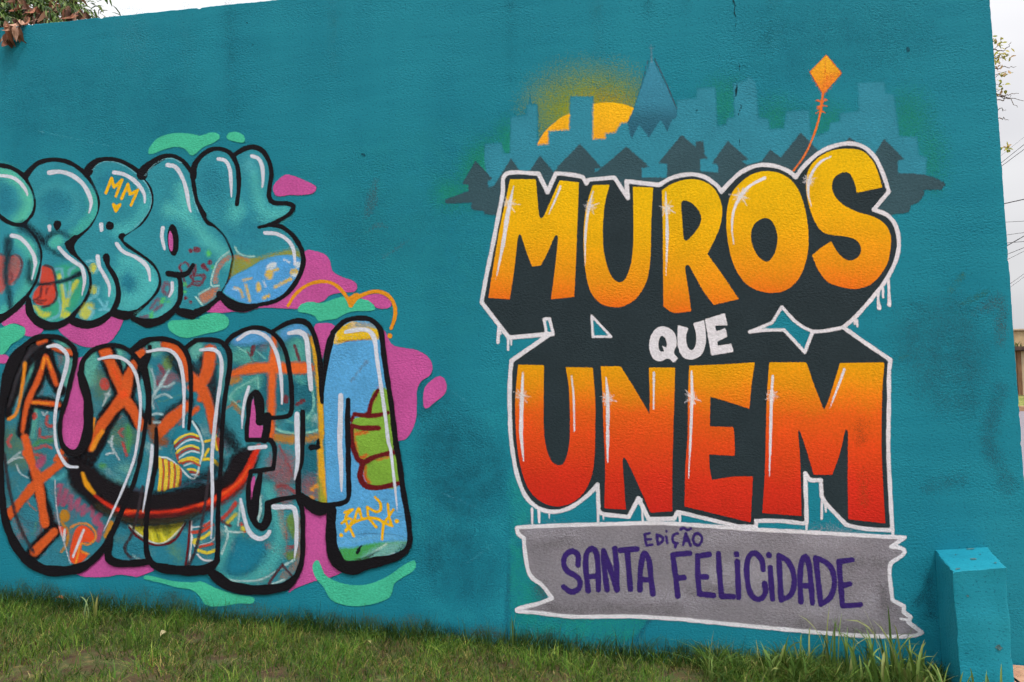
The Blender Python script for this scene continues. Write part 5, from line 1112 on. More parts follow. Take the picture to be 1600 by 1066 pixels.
def col_mesh(name, V, F, C, mat, parent=None, smooth=True):
    o = mesh_obj(name, V, F, mat, parent, smooth)
    a = o.data.attributes.new('Col', 'FLOAT_COLOR', 'POINT')
    C = np.asarray(C, np.float32)
    a.data.foreach_set('color', np.concatenate([C, np.ones((len(C), 1), np.float32)], 1).ravel())
    return o


_ph = RNG.uniform(0, 6.28, (24, 1)); _fr = RNG.normal(0, 1, (24, 2)) * np.linspace(1.0, 9.0, 24)[:, None]
def field(x, y):
    s = 0
    for k in range(24): s = s + np.sin(_fr[k, 0] * x + _fr[k, 1] * y + _ph[k, 0]) / (1 + 0.22 * k)
    return s / 3.2


def blades(x, y, h, wd, lean, col, segs=2):
    """curved tapering blades; returns vertex, face and colour arrays"""
    n = len(x); z = terrain(x, y)
    az = RNG.uniform(0, 2 * np.pi, n); dx, dy = np.cos(az), np.sin(az)
    fa = RNG.uniform(0, 2 * np.pi, n); wx, wy = np.cos(fa), np.sin(fa)
    ts = np.linspace(0, 1, segs + 1); V = []; C = []
    for k, t in enumerate(ts):
        off = lean * h * t ** 1.8; zz = z - 0.004 + h * t * (1 - 0.35 * lean * t)
        ww = wd * (1 - t) ** 0.7 if k < segs else 0 * wd
        cap = np.where(y < 0, -0.003, 1e3); px_, py_ = x + dx * off, np.minimum(y + dy * off, cap)
        shade = 0.62 + 0.5 * t
        if k < segs:
            V += [np.stack([px_ - wx * ww / 2, np.minimum(py_ - wy * ww / 2, cap), zz], 1), np.stack([px_ + wx * ww / 2, np.minimum(py_ + wy * ww / 2, cap), zz], 1)]
            C += [col, col]
        else:
            V.append(np.stack([px_, py_, zz], 1)); C.append(col)
    m = len(V); V = np.stack(V, 1).reshape(-1, 3); C = np.stack(C, 1).reshape(-1, 3)
    base = np.arange(n) * m; F = []
    for k in range(segs - 1):
        F.append(np.stack([base + 2 * k, base + 2 * k + 1, base + 2 * k + 3, base + 2 * k + 2], 1))
    tri = np.stack([base + m - 3, base + m - 2, base + m - 1], 1)
    return V, F, tri, C


def pal(names, w_, n):
    P = np.array([lin(c) for c in names]); idx = RNG.choice(len(P), n, p=np.array(w_) / sum(w_))
    return P[idx] * RNG.uniform(0.42, 1.0, (n, 1)) * np.array([0.96, 1.02, 0.84])


GREENS = [(100, 138, 46), (78, 118, 40), (130, 154, 64), (52, 90, 34), (150, 160, 80)]
DRYS = [(182, 160, 104), (156, 128, 82), (202, 182, 130), (136, 98, 64)]


def lawn():
    vs_, fs_, cs_ = [], [], []; off = 0
    def add(V, F, tri, C):
        nonlocal off
        vs_.append(V); cs_.append(C)
        for f in F: fs_.extend((f + off).tolist())
        fs_.extend((tri + off).tolist()); off += len(V)
    for (y0, y1, dens, hm) in ((-1.7, -0.10, 4600, 1.0), (-3.2, -1.7, 1500, 1.1), (-6.0, -3.2, 450, 1.3)):
        n = int((PAVE_X + 7.6) * (y1 - y0) * dens)
        x = RNG.uniform(-7.6, PAVE_X - 0.03, n); y = RNG.uniform(y0, y1, n)
        dry = field(x * 2.2, y * 2.6) + 0.5 * field(x * 7 + 3, y * 7)
        p0, p1 = at(150, 1040), None
        bare = np.zeros(n)
        for (bx, by, br) in BARE: bare = np.maximum(bare, np.exp(-(((x - bx) / br) ** 2 + ((y - by) / (br * 1.2)) ** 2)))
        keep = RNG.uniform(0, 1, n) > bare * 0.985
        x, y, dry = x[keep], y[keep], dry[keep]; n = len(x)
        isdry = RNG.uniform(0, 1, n) < np.clip(0.10 + 0.26 * dry, 0.03, 0.5)
        c = np.where(isdry[:, None], pal(DRYS, [4, 3, 2, 2], n), pal(GREENS, [4, 4, 3, 3, 1.5], n))
        cl = field(x * 5 + 1, y * 5); h = RNG.uniform(0.03, 0.115, n) ** 1.0 * hm * (1 + 0.35 * cl); c = c * np.clip(1.0 + 0.42 * cl, 0.4, 1.7)[:, None]; h = np.where(isdry, h * 0.75, h)
        add(*blades(x, y, h, RNG.uniform(0.0025, 0.0075, n) * hm, RNG.uniform(0.2, 1.4, n), c, segs=3))
    # longer, unmown grass along the foot of the wall
    n = int((PAVE_X + 7.6) * 1500)
    x = RNG.uniform(-7.6, PAVE_X - 0.02, n); y = -0.008 - np.abs(RNG.normal(0, 0.085, n))
    tuft = 0.5 + 0.5 * field(x * 4.0, 0 * x)
    h = RNG.uniform(0.06, 0.16, n) * (0.65 + 0.7 * np.clip(tuft, 0, 1.4)) * (1.0 - np.clip(-y / 0.45, 0, 0.55))
    c = pal([(48, 84, 36), (64, 100, 40), (38, 68, 32), (92, 118, 50), (150, 138, 84)], [4, 4, 4, 2, 0.6], n)  # dark green blades, darkened further to paint in the contact shadow by the wall
    over = (RNG.uniform(0, 1, n) < 0.05) & (y > -0.1)                      # blades caught by the spray cans
    c[over] = np.array(lin((86, 164, 180)))
    add(*blades(x, y, h, RNG.uniform(0.003, 0.0055, n), RNG.uniform(0.15, 0.9, n), c, segs=3))
    n = 1500
    x = RNG.uniform(-7.4, PAVE_X - 0.05, n); y = -0.01 - np.abs(RNG.normal(0, 0.07, n))
    c = pal([(66, 102, 42), (86, 118, 50), (52, 86, 38)], [3, 2, 2], n)
    add(*blades(x, y, RNG.uniform(0.12, 0.25, n), RNG.uniform(0.003, 0.006, n), RNG.uniform(0.1, 0.8, n), c, segs=3))
    n = 7500
    x = at(1100, 1040)[0] + (PAVE_X - 0.05 - at(1100, 1040)[0]) * RNG.uniform(0, 1, n) ** 0.8; y = -0.01 - np.abs(RNG.normal(0, 0.22, n))
    tuft = np.clip(0.5 + 0.6 * field(x * 6.0 + 2, y * 6), 0.1, 1.3)
    c = pal([(92, 128, 50), (120, 146, 68), (66, 100, 42), (150, 150, 88), (168, 148, 92)], [4, 3, 3, 1, 0.6], n)
    add(*blades(x, y, RNG.uniform(0.06, 0.23, n) * (0.5 + tuft * 0.7), RNG.uniform(0.004, 0.011, n), RNG.uniform(0.3, 1.5, n), c, segs=4))
    # scattered broader lawn weeds
    n = 5000
    x = RNG.uniform(-7.4, PAVE_X - 0.05, n); y = RNG.uniform(-1.7, -0.1, n); k = field(x * 4 + 9, y * 4) > 0.45; x, y = x[k], y[k]; n = len(x)
    c = pal([(96, 134, 52), (122, 150, 66), (72, 108, 44)], [3, 2, 2], n)
    add(*blades(x, y, RNG.uniform(0.06, 0.14, n), RNG.uniform(0.006, 0.012, n), RNG.uniform(0.4, 1.6, n), c, segs=4))
    # straw lying in the lawn
    n = 3600
    x = RNG.uniform(-7.4, PAVE_X - 0.05, n); y = RNG.uniform(-1.8, -0.05, n)
    c = pal([(196, 172, 116), (168, 138, 92), (214, 196, 150)], [3, 3, 1], n)
    add(*blades(x, y, RNG.uniform(0.04, 0.11, n), RNG.uniform(0.002, 0.004, n), RNG.uniform(1.2, 2.2, n), c, segs=3))
    n = 24000                                                               # rough ground past the wall's end
    x = RNG.uniform(2.6, 13, n); y = 0.3 + 8.0 * RNG.uniform(0, 1, n) ** 1.4
    c = pal(GREENS + DRYS[:2], [4, 3, 3, 2, 1, 2, 2], n)
    add(*blades(x, y, RNG.uniform(0.05, 0.14, n), RNG.uniform(0.006, 0.014, n), RNG.uniform(0.2, 1.3, n), c, segs=2))
    o = col_mesh('grass', np.concatenate(vs_), fs_, np.concatenate(cs_), BLADE)
    tag(o, 'patchy mown lawn along the foot of the wall', 'grass', kind='stuff')


def ground_at(px, py):
    """ground point seen through a pixel below the wall's foot"""
    y = -0.02
    for _ in range(40):
        p = at(px, py, y); g = float(terrain(p[0], y))
        y -= (g - p[2]) * 1.5 if p[2] < g else -(p[2] - g) * 1.5
        y = min(y, -0.02)
    return p[0], y


BARE = []
for (bx, by, br) in ((128, 1032, 0.24), (170, 1044, 0.2), (345, 1035, 0.13), (20, 1060, 0.2), (95, 1050, 0.15), (210, 1062, 0.16), (420, 1060, 0.14), (1060, 1062, 0.16), (870, 1066, 0.12), (600, 1064, 0.1), (305, 1000, 0.1)):
    g_ = ground_at(bx, by); BARE.append((g_[0], g_[1], br))
lawn()


def strip_leaf(V, F, C, p, az, h, wd, bend, col, segs=7, fold=0.25, twist=0.0):
    """one long leaf: rises from p, arches over towards az"""
    d = Vector((math.cos(az), math.sin(az), 0)); s = Vector((-math.sin(az), math.cos(az), 0))
    b0 = len(V); cur = Vector(p); ang = math.radians(86)
    for k in range(segs + 1):
        t = k / segs
        wk = wd * (math.sin(math.pi * min(1, 0.18 + 0.82 * t)) ** 0.6 if t < 1 else 0.02)
        s2 = s * math.cos(twist * t) + Vector((0, 0, 1)) * math.sin(twist * t)
        up = Vector((0, 0, 1)) * wk * fold
        for q in (cur - s2 * wk / 2 + up, cur, cur + s2 * wk / 2 + up):
            V.append((q.x, min(q.y, -0.006) if p[1] < 0 else q.y, q.z))
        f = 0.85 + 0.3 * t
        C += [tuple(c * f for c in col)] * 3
        if k < segs:
            i = b0 + 3 * k; F += [(i, i + 1, i + 4, i + 3), (i + 1, i + 2, i + 5, i + 4)]
        a = ang - bend * t * t
        cur = cur + (d * math.cos(a) + Vector((0, 0, 1)) * math.sin(a)) * (h / segs)


def weed(label, px, y, n, h, wd, spread, cols, group=None, bend=(0.4, 1.9), seed=0):
    r = random.Random(seed + px); x = float(at(px, 1000, y)[0]); z = float(terrain(x, y)) - 0.01
    V, F, C = [], [], []
    for k in range(n):
        a = r.uniform(0, 2 * math.pi); rad = spread * r.random()
        p = (rad * math.cos(a), y * 0 + rad * math.sin(a), 0)
        c = np.array(lin(r.choice(cols))) * r.uniform(0.8, 1.2)
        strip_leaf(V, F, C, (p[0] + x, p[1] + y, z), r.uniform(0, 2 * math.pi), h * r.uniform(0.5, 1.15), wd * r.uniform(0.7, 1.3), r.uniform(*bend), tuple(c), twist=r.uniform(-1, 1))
    o = col_mesh('weed', [(v[0] - x, v[1] - y, v[2] - z) for v in V], F, C, BLADE)
    o.location = (x, y, z)
    tag(o, label, 'weed', group)


WG = [(104, 132, 58), (122, 146, 72), (84, 114, 50), (142, 150, 86)]; WD = [(150, 140, 84), (134, 116, 70), (104, 128, 60)]
ORD = ['leftmost', 'second', 'third', 'fourth', 'fifth', 'sixth', 'seventh', 'eighth', 'ninth', 'tenth', 'eleventh', 'twelfth', 'thirteenth', 'rightmost']
G1 = 'tall weeds at the foot of the wall below the banner'
WL = ((1185, -0.10, 8, 0.16, 0.007), (1205, -0.30, 6, 0.17, 0.020), (1222, -0.18, 7, 0.25, 0.022), (1240, -0.34, 8, 0.23, 0.024), (1262, -0.12, 9, 0.26, 0.010), (1292, -0.10, 9, 0.32, 0.010), (1322, -0.16, 9, 0.29, 0.011), (1345, -0.22, 9, 0.31, 0.015), (1366, -0.12, 8, 0.31, 0.012), (1376, -0.36, 7, 0.22, 0.022), (1390, -0.20, 10, 0.38, 0.014), (1408, -0.30, 9, 0.34, 0.018), (1432, -0.34, 8, 0.27, 0.020), (1450, -0.24, 7, 0.22, 0.018))
for k, (px, y, n, h, wd) in enumerate(WL):
    lab = ('%s tall grass weed in the clump below the banner' % ORD[k]) if k in (0, 13) else '%s tall weed from the left in the clump below the banner' % ORD[k]
    weed(lab, px, y, n + 3, h * 1.25, wd, 0.07, WG, G1)
G2 = 'weeds round the foot of the buttress'
for k, (px, y, n, h, wd) in enumerate(((1470, -0.46, 9, 0.16, 0.016), (1500, -0.50, 8, 0.15, 0.014), (1530, -0.52, 8, 0.17, 0.016), (1560, -0.50, 7, 0.17, 0.012))):
    weed('short broad weed at the buttress foot, %s of four' % ('leftmost', 'second from the left', 'third from the left', 'rightmost')[k], px, y, n + 4, h * 1.5, wd, 0.08, WG, G2)
weed('single tall pale stalk below the first lower graffiti letter', 147, -0.30, 5, 0.26, 0.011, 0.02, [(150, 148, 84), (128, 138, 70)], bend=(0.1, 1.2))
weed('bent pale grass clump left of the tall stalk', 132, -0.34, 5, 0.22, 0.009, 0.05, [(120, 142, 92), (104, 130, 76)], bend=(1.4, 2.4))
weed('light green blades under the mint smile shape', 428, -0.30, 5, 0.17, 0.010, 0.04, [(116, 136, 60)], bend=(0.3, 1.0))
weed('yellowish blades below the fourth lower graffiti letter', 466, -0.42, 5, 0.14, 0.009, 0.04, [(130, 140, 64)], bend=(0.3, 1.2))
weed('thin tall stem beside the dark wall seam', 802, -0.10, 4, 0.26, 0.007, 0.02, [(96, 118, 56), (120, 124, 66)], bend=(0.1, 0.7))
weed('dry bleached grass clump left of the tall banner weeds', 1112, -0.42, 9, 0.17, 0.010, 0.05, WD, bend=(0.6, 2.0))
weed('upright green clump in the lawn near the picture foot', 205, -0.80, 8, 0.16, 0.012, 0.05, [(104, 132, 58), (92, 120, 52)], bend=(0.2, 1.0))

# fallen leaf on the lawn
def flat_leaf(label, px, py, size, col, seed):
    r = random.Random(seed); x, y = ground_at(px, py); z = float(terrain(x, y)) + 0.045
    V, F, C = [], [], []
    for k in range(6):
        t = k / 5; wv_ = size * 0.32 * math.sin(math.pi * min(0.97, 0.06 + t * 0.9))
        for s in (-1, 0, 1): V.append(((t - 0.5) * size, s * wv_, 0.012 * abs(s) + 0.02 * math.sin(3 * t))); C.append(lin(col))
        if k < 5: F += [(3 * k, 3 * k + 1, 3 * k + 4, 3 * k + 3), (3 * k + 1, 3 * k + 2, 3 * k + 5, 3 * k + 4)]
    o = col_mesh('fallen_leaf', V, F, C, DRYLEAF); o.location = (x, y, z); o.rotation_euler = (r.uniform(-.3, .3), r.uniform(-.3, .3), r.uniform(0, 6))
    tag(o, label, 'leaf')


flat_leaf('dry tan leaf lying on the lawn below the mint tail', 255, 1004, 0.06, (170, 160, 120), 1)
flat_leaf('small brown leaf in the grass against the wall', 93, 932, 0.06, (128, 88, 60), 2)
flat_leaf('dry straw coloured leaf in the lawn below the banner', 1180, 1052, 0.06, (150, 140, 84), 5)
flat_leaf('curled beige leaf in the lawn under the fourth letter', 575, 1020, 0.05, (150, 146, 96), 6)


# ------------------------------------------------------------------ trees
BARK = noise_mat('bark', [(70, 56, 46), (104, 88, 72), (132, 116, 98)], scale=18, rough=0.95, bump=0.6, stretch=(3, 3, 0.6))


def tube(V, F, pts, radii, sides=6):
    b = len(V); n = len(pts)
    for i, p in enumerate(pts):
        p = Vector(p); d = (Vector(pts[min(i + 1, n - 1)]) - Vector(pts[max(i - 1, 0)])).normalized()
        u = d.orthogonal().normalized(); v = d.cross(u)
        for k in range(sides):
            a = 2 * math.pi * k / sides; q = p + (u * math.cos(a) + v * math.sin(a)) * radii[i]; V.append(tuple(q))
    for i in range(n - 1):
        for k in range(sides):
            F.append((b + i * sides + k, b + i * sides + (k + 1) % sides, b + (i + 1) * sides + (k + 1) % sides, b + (i + 1) * sides + k))


def limb(V, F, a, b, r0, r1, wob, r):
    a, b = Vector(a), Vector(b); pts = []; rad = []
    for k in range(7):
        t = k / 6; w_ = wob * math.sin(math.pi * t)
        pts.append(a.lerp(b, t) + Vector((r.uniform(-w_, w_), r.uniform(-w_, w_), r.uniform(-w_, w_) + 0.4 * w_))); rad.append(r0 + (r1 - r0) * t)
    tube(V, F, pts, rad); return pts


def almond(V, F, C, p, d, n, l, wd, col, curl=0.3, segs=4):
    """one leaf: almond outline with a curl"""
    d = Vector(d).normalized(); n = Vector(n); s = d.cross(n)
    if s.length < 1e-3: s = d.orthogonal()
    s.normalize(); n = s.cross(d).normalized(); b = len(V); p = Vector(p)
    for k in range(segs + 1):
        t = k / segs; wk = wd * math.sin(math.pi * min(0.985, 0.04 + 0.93 * t)) ** 0.8
        c = p + d * l * t + n * (-curl * l * t * t)
        for q in (-1, 0, 1):
            V.append(tuple(c + s * wk / 2 * q + n * abs(q) * wk * curl * 0.9)); C.append(col)
        if k < segs:
            i = b + 3 * k; F += [(i, i + 1, i + 4, i + 3), (i + 1, i + 2, i + 5, i + 4)]


def jit(r, col, a=0.2): k = 1 + r.uniform(-a, a); return tuple(min(1, c * k) for c in lin(col))


# tree behind the wall, leaning over its top
r = random.Random(21)
tx = float(at(-60, 40, 0.9)[0]); tz = float(terrain(tx, 0.9))
tree = empty('tree', (tx, 0.9, tz))
tag(tree, 'tree with dry brown leaves hanging over the wall top', 'tree')
def loc(p, o): return tuple(Vector(p) - o.location)
def part(name, V, F, C, mat, root, smooth=True):
    V = [loc(v, root) for v in V]
    return col_mesh(name, V, F, C, mat, root, smooth) if C is not None else mesh_obj(name, V, F, mat, root, smooth)


V, F = [], []
top = Vector(at(-50, 20, 0.9))
limb(V, F, (tx, 0.9, tz - 0.1), top, 0.11, 0.06, 0.06, r)
ends = []
for (px, py, y) in ((20, 8, 0.35), (60, 18, 0.3), (100, 14, 0.3), (135, 22, 0.25), (0, 30, 0.1), (-60, -30, 0.3), (60, -40, 0.5), (120, -20, 0.4), (-120, 0, 0.4), (-150, -60, 0.6), (10, -80, 0.7)):
    e = Vector(at(px, py, y)); ends.append(e); limb(V, F, top.lerp(Vector((tx, 0.9, tz)), r.uniform(0, 0.12)), e, 0.03, 0.007, 0.05, r)
part('trunk', V, F, None, BARK, tree)
V, F, C = [], [], []
BR = [(150, 98, 76), (164, 120, 94), (118, 82, 66), (182, 142, 120), (94, 66, 56)]
for (px, py, y, k) in ((50, 22, 0.12, 5), (62, 28, 0.1, 3), (82, 14, 0.2, 4), (105, 17, 0.2, 3), (108, 28, 0.14, 3), (118, 27, 0.16, 3), (126, 30, 0.16, 3), (22, 8, 0.15, 4), (36, 14, 0.1, 4), (12, 45, -0.07, 3), (20, 50, -0.08, 3), (6, 58, -0.07, 3), (3, 70, -0.06, 2), (24, 40, -0.05, 2), (45, 34, 0.05, 3),
                       (-20, 30, 0.0, 5), (-40, 60, -0.07, 4), (-70, 40, -0.05, 5), (-20, -30, 0.3, 6), (60, -40, 0.4, 6), (110, -20, 0.3, 5), (-110, 0, 0.2, 8), (-150, -50, 0.4, 8)):
    for _ in range(k + 2):
        p = Vector(at(px + r.uniform(-7, 7), py - 10 + r.uniform(-5, 4), y)) + Vector((0, r.uniform(-0.02, 0.06), 0))
        d = Vector((r.uniform(-0.6, 0.6), r.uniform(-0.35, 0.2), -1.0))
        almond(V, F, C, p, d, (r.uniform(-0.6, 0.6), -1, 0.4), r.uniform(0.06, 0.15), r.uniform(0.02, 0.055), jit(r, r.choice(BR), 0.4), curl=r.uniform(-0.9, 1.0))
part('dry_leaves', V, F, C, DRYLEAF, tree)
V, F, C = [], [], []
GR = [(74, 104, 40), (102, 128, 56), (54, 80, 34), (124, 140, 78), (40, 62, 28)]
def frond(px0, py0, px1, py1, y0, y1, n, sag):
    a, b = Vector(at(px0, py0, y0)), Vector(at(px1, py1, y1))
    for k in range(n):
        t = (k + 0.5) / n; p = a.lerp(b, t) + Vector((0, 0, sag * math.sin(math.pi * t)))
        dd = (b - a).normalized()
        for s in (-1, 1):
            almond(V, F, C, p, dd * 0.9 + Vector((r.uniform(-0.3, 0.3), s * 0.6, s * 0.35 - 0.25)), (0.2, -0.6, 1), r.uniform(0.05, 0.10), r.uniform(0.010, 0.018), jit(r, r.choice(GR)), curl=r.uniform(0.1, 0.5), segs=3)
for a in ((60, -6, 150, 32, 0.3, 0.2, 12, 0.05), (100, 4, 146, 26, 0.3, 0.2, 8, 0.04), (95, 0, 125, 30, 0.25, 0.2, 8, 0.02), (40, -10, 90, 34, 0.3, 0.1, 10, 0.02), (70, 8, 95, 34, 0.2, 0.1, 8, 0.01), (0, 4, 55, 20, 0.2, 0.1, 10, 0.03), (-20, 16, 22, 32, 0.1, -0.02, 10, 0.02), (10, -10, 75, 5, 0.3, 0.3, 10, 0.02), (-30, 6, 30, 12, 0.2, 0.2, 10, 0.02), (60, 24, 86, 36, 0.15, 0.08, 6, 0.0), (112, 14, 150, 30, 0.2, 0.22, 6, 0.05),
          (-40, 30, 10, 36, 0.05, -0.03, 8, 0.02), (-60, -20, 20, -30, 0.4, 0.4, 12, 0.05), (0, -60, 110, -40, 0.6, 0.4, 14, 0.06), (-160, -20, -60, 20, 0.4, 0.1, 14, 0.06), (-120, -80, 0, -90, 0.7, 0.6, 14, 0.06), (60, -50, 140, -6, 0.4, 0.35, 12, 0.06)):
    frond(*a)
for e in ends:
    for _ in range(90):
        p = e + Vector((r.gauss(0, 0.12), r.gauss(0, 0.08), r.gauss(0.02, 0.05)))
        if p.z < float(at(60, 36, p.y)[2]) and p.y < 0.22: continue
        almond(V, F, C, p, (r.uniform(-1, 1), r.uniform(-1, 1), r.uniform(-0.8, 0.4)), (r.uniform(-.5, .5), -.5, 1), r.uniform(0.05, 0.11), r.uniform(0.012, 0.024), jit(r, r.choice(GR)), curl=r.uniform(0, 0.5), segs=3)
for k in range(1700):
    p = at(r.uniform(-140, 118) , r.uniform(-60, 36), r.uniform(0.3, 0.75))
    if p[2] < at(60, 40, p[1])[2] - 0.3: continue
    almond(V, F, C, p, (r.uniform(-1, 1), r.uniform(-.6, .6), r.uniform(-1, 0.3)), (r.uniform(-.5, .5), -1, .5), r.uniform(0.06, 0.13), r.uniform(0.02, 0.045), jit(r, r.choice(GR + [(126, 90, 68), (100, 70, 54), (40, 52, 26)]), 0.3), curl=r.uniform(0, 0.5), segs=3)
part('crown', V, F, C, LEAF, tree)

# young tree behind the wall's free end
r = random.Random(8)
TY = 2.6
sx = float(at(1478, 300, TY)[0]); sz = float(terrain(sx, TY))
tr2 = empty('tree', (sx, TY, sz))
tag(tr2, 'sparse young tree with yellow green leaves beyond the wall end', 'tree')
V, F = [], []; Cc = Vector(at(1490, 90, TY)); fork = Vector(at(1480, 330, TY))
limb(V, F, (sx, TY, sz - 0.1), fork, 0.07, 0.05, 0.05, r); limb(V, F, fork, Cc, 0.05, 0.018, 0.08, r)
tips = []
for (px, py, k) in ((1557, 62, 9), (1563, 68, 6), (1557, 92, 10), (1566, 84, 9), (1577, 86, 4), (1556, 98, 8), (1563, 114, 8), (1573, 112, 3), (1560, 132, 6), (1563, 140, 9), (1571, 231, 10), (1480, 40, 14), (1450, 80, 14), (1500, 20, 14), (1520, 60, 14), (1440, 140, 14), (1500, 130, 12), (1470, -20, 14), (1530, 180, 10), (1420, 60, 12), (1520, 110, 10)):
    e = Vector(at(px, py, TY + r.uniform(-0.15, 0.15))); st_ = fork.lerp(Cc, min(1, max(0.1, (330 - py) / 300 + 0.0)))
    limb(V, F, st_, e, 0.007, 0.002, 0.05, r); tips.append((e, k + 1))
for (a, b) in (((1555, 150), (1600, 158)), ((1570, 150), (1592, 146)), ((1572, 152), (1590, 168)), ((1568, 158), (1580, 150)), ((1560, 172), (1572, 172)), ((1566, 186), (1576, 188)), ((1560, 108), (1588, 104)), ((1568, 80), (1580, 66))):
    limb(V, F, at(a[0] - 25, a[1] - 4, TY), at(a[0], a[1], TY), 0.006, 0.004, 0.01, r); limb(V, F, at(a[0], a[1], TY), at(b[0], b[1], TY), 0.004, 0.002, 0.02, r)
part('trunk', V, F, None, BARK, tr2)
V, F, C = [], [], []
YG = [(172, 168, 72), (150, 152, 60), (188, 176, 98), (126, 132, 52), (196, 160, 110)]
for e, k in tips:
    for _ in range(k):
        p = e + Vector((r.gauss(0, 0.022), r.gauss(0, 0.03), r.gauss(0, 0.022)))
        almond(V, F, C, p, (r.uniform(-1, 1), r.uniform(-1, 1), r.uniform(-1, 0.5)), (r.uniform(-.5, .5), -1, .6), r.uniform(0.028, 0.052), r.uniform(0.018, 0.030), jit(r, r.choice(YG)), curl=r.uniform(-0.2, 0.5), segs=3)
part('crown', V, F, C, LEAF, tr2)

# ------------------------------------------------------------------ far side of the street
plaster = noise_mat('garden_wall_plaster', [(176, 154, 128), (192, 170, 144), (204, 184, 160)], scale=3, rough=0.9)
housem = noise_mat('house_plaster', [(186, 158, 118), (200, 172, 132), (210, 184, 146)], scale=2, rough=0.9)
wood = noise_mat('brown_timber', [(96, 66, 46), (122, 86, 60), (138, 104, 76)], scale=6, rough=0.8, stretch=(4, 4, 0.5))
tile_m = noise_mat('dark_coping', [(58, 44, 38), (76, 58, 50), (92, 72, 62)], scale=6, rough=0.8)
glassm, _t, _N, _L, _b = new_mat('window_glass'); _b.inputs['Base Color'].default_value = (0.03, 0.04, 0.05, 1); _b.inputs['Roughness'].default_value = 0.08
YW = 24.2
xc = float(at(1595, 580, YW)[0]); zt = float(at(1595, 549, YW)[2]); zc = float(at(1595, 542, YW)[2]); zw = float(terrain(xc, YW)) - 0.2
gw = empty('garden_wall', (xc, YW, zw + 0.2)); tag(gw, 'beige garden wall with brown posts across the street', 'wall')
def gp(name, p0, p1, mat, bev=0.0, root=gw):
    o = box(name, p0, p1, mat, root, bev)
    for v in o.data.vertices: v.co -= root.location
    return o
XW = list(np.arange(xc - 9.05, xc + 10, 1.5))
for a, b in zip(XW[:-1], XW[1:]):
    gp('panel', (a + 0.07, YW, zw), (b - 0.07, YW + 0.12, zt), plaster, 0.01)
for a in XW: gp('post', (a - 0.07, YW - 0.05, zw), (a + 0.07, YW + 0.16, zt + 0.004), wood, 0.01)
gp('coping', (XW[0] - 0.1, YW - 0.22, zt + 0.006), (XW[-1] + 0.1, YW + 0.3, zc), tile_m, 0.02)
YH = 30.0
hx = float(at(1592, 530, YH)[0]); hz0 = _Z24; hz1 = float(at(1595, 517, YH)[2])
hs_ = empty('house', (hx + 3, YH, hz0)); tag(hs_, 'tan flat roofed house behind the garden wall', 'house')
hx0 = float(at(1586, 530, YH)[0])
gp('wall', (hx0, YH, hz0 - 0.3), (hx0 + 9, YH + 7, hz1), housem, 0.0, hs_)
gp('roof', (hx0 - 0.1, YH - 0.1, hz1 + 0.002), (hx0 + 9.1, YH + 7.1, hz1 + 0.07), plaster, 0.01, hs_)
for k in range(3):
    wx_ = hx0 + 1.6 + k * 2.6
    wn_ = gp('window', (wx_, YH - 0.03, hz0 + 0.9), (wx_ + 1.3, YH - 0.002, hz0 + 1.9), plaster, 0.0, hs_)
    for q in range(2):
        pn_ = box('pane', (wx_ + 0.06 + q * 0.62, YH - 0.045, hz0 + 0.96), (wx_ + 0.62 + q * 0.62, YH - 0.032, hz0 + 1.84), glassm, wn_)
        for v in pn_.data.vertices: v.co -= hs_.location
# spiky plant above the garden wall
r = random.Random(2); V, F, C = [], [], []
bx_, bz_ = float(at(1588, 545, 25.2)[0]), float(at(1588, 556, 25.2)[2])
gb = float(terrain(bx_, 25.2))
for k in range(60):
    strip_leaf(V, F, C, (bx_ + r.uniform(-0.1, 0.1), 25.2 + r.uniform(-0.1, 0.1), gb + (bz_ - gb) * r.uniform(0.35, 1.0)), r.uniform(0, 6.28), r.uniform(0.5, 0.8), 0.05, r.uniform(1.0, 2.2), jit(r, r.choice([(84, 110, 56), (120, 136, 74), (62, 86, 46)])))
V2, F2 = [], []
tube(V2, F2, [(bx_, 25.2, gb - 0.1), (bx_, 25.2, bz_)], [0.06, 0.05])
sh = empty('shrub', (bx_, 25.2, gb)); tag(sh, 'spiky green shrub rising above the garden wall', 'shrub')
part('stem', V2, F2, None, BARK, sh); part('foliage', V, F, C, LEAF, sh)
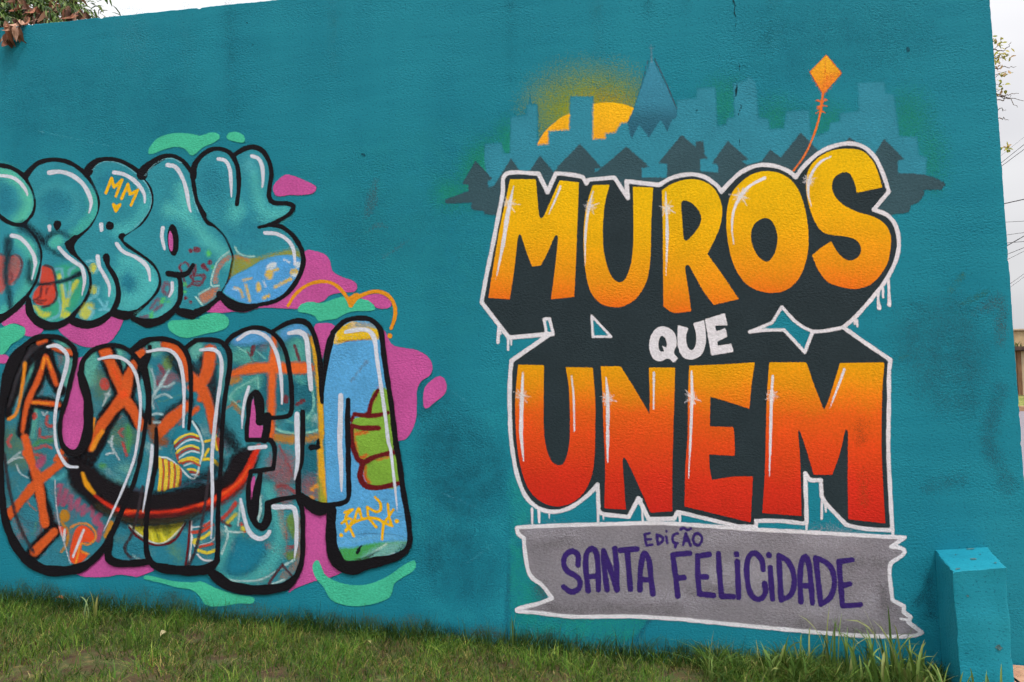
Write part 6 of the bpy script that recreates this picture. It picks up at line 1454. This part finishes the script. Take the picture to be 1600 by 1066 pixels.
# low plant at the wall end by the street
r = random.Random(5); V, F, C = [], [], []
lx_, ly_ = float(at(1600, 740, 1.6)[0]), 1.6; lz_ = float(terrain(lx_, ly_))
for k in range(70):
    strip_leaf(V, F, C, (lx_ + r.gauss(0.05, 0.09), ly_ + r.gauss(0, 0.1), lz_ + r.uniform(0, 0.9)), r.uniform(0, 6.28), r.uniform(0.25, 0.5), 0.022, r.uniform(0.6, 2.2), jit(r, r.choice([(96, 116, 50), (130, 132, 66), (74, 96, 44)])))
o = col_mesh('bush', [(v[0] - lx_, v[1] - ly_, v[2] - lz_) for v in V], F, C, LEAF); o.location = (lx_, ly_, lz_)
tag(o, 'leafy green bush just past the free end of the wall', 'bush')

# overhead wires
wirem = noise_mat('cable_rubber', [(52, 48, 52), (70, 66, 70)], scale=3, rough=0.7)
WIRES = [(1570.6, 318, 1600, 311.5, 0.013, 'thick overhead cable sloping gently, highest of the level ones'), (1574.7, 347, 1600, 345.6, 0.006, 'thin nearly level overhead wire under the thick cable'), (1574.7, 367, 1600, 363.5, 0.006, 'thin overhead wire just above the crossing cable'),
         (1575.3, 383, 1600, 369, 0.013, 'thick overhead cable crossing two thin wires'), (1575.6, 379.5, 1600, 377.5, 0.008, 'level overhead wire crossed by the thick cable'), (1577.5, 396, 1600, 387, 0.008, 'overhead wire second below the crossing cable'),
         (1577.5, 404, 1600, 392.5, 0.006, 'overhead wire third below the crossing cable'), (1582, 441, 1600, 428, 0.006, 'lowest thin overhead wire above the far house'), (1582.5, 446, 1600, 433, 0.005, 'faint overhead wire hugging the lowest one'),
         (1568, 251.6, 1600, 226, 0.009, 'upper of the paired steep overhead wires'), (1568.5, 257, 1600, 233.5, 0.010, 'lower of the paired steep overhead wires'), (1568, 240, 1600, 214.5, 0.004, 'faintest steep overhead wire above the pair')]
for k, (x0, y0, x1, y1, rad, lab) in enumerate(WIRES):
    s_ = (y1 - y0) / (x1 - x0); V, F = [], []; pts = []
    yd = 15.0 + 0.35 * k
    for q in range(19):
        px = 900 + q * 80; t = q / 18
        pts.append(at(px, y0 + s_ * (px - x0) + 4 * ((px - 1590) / 400) ** 2, yd))
    tube(V, F, pts, [rad * 0.85] * 19, 6)
    tag(mesh_obj('overhead_wire', V, F, wirem, None, True), lab, 'wire', 'overhead wires beyond the wall')
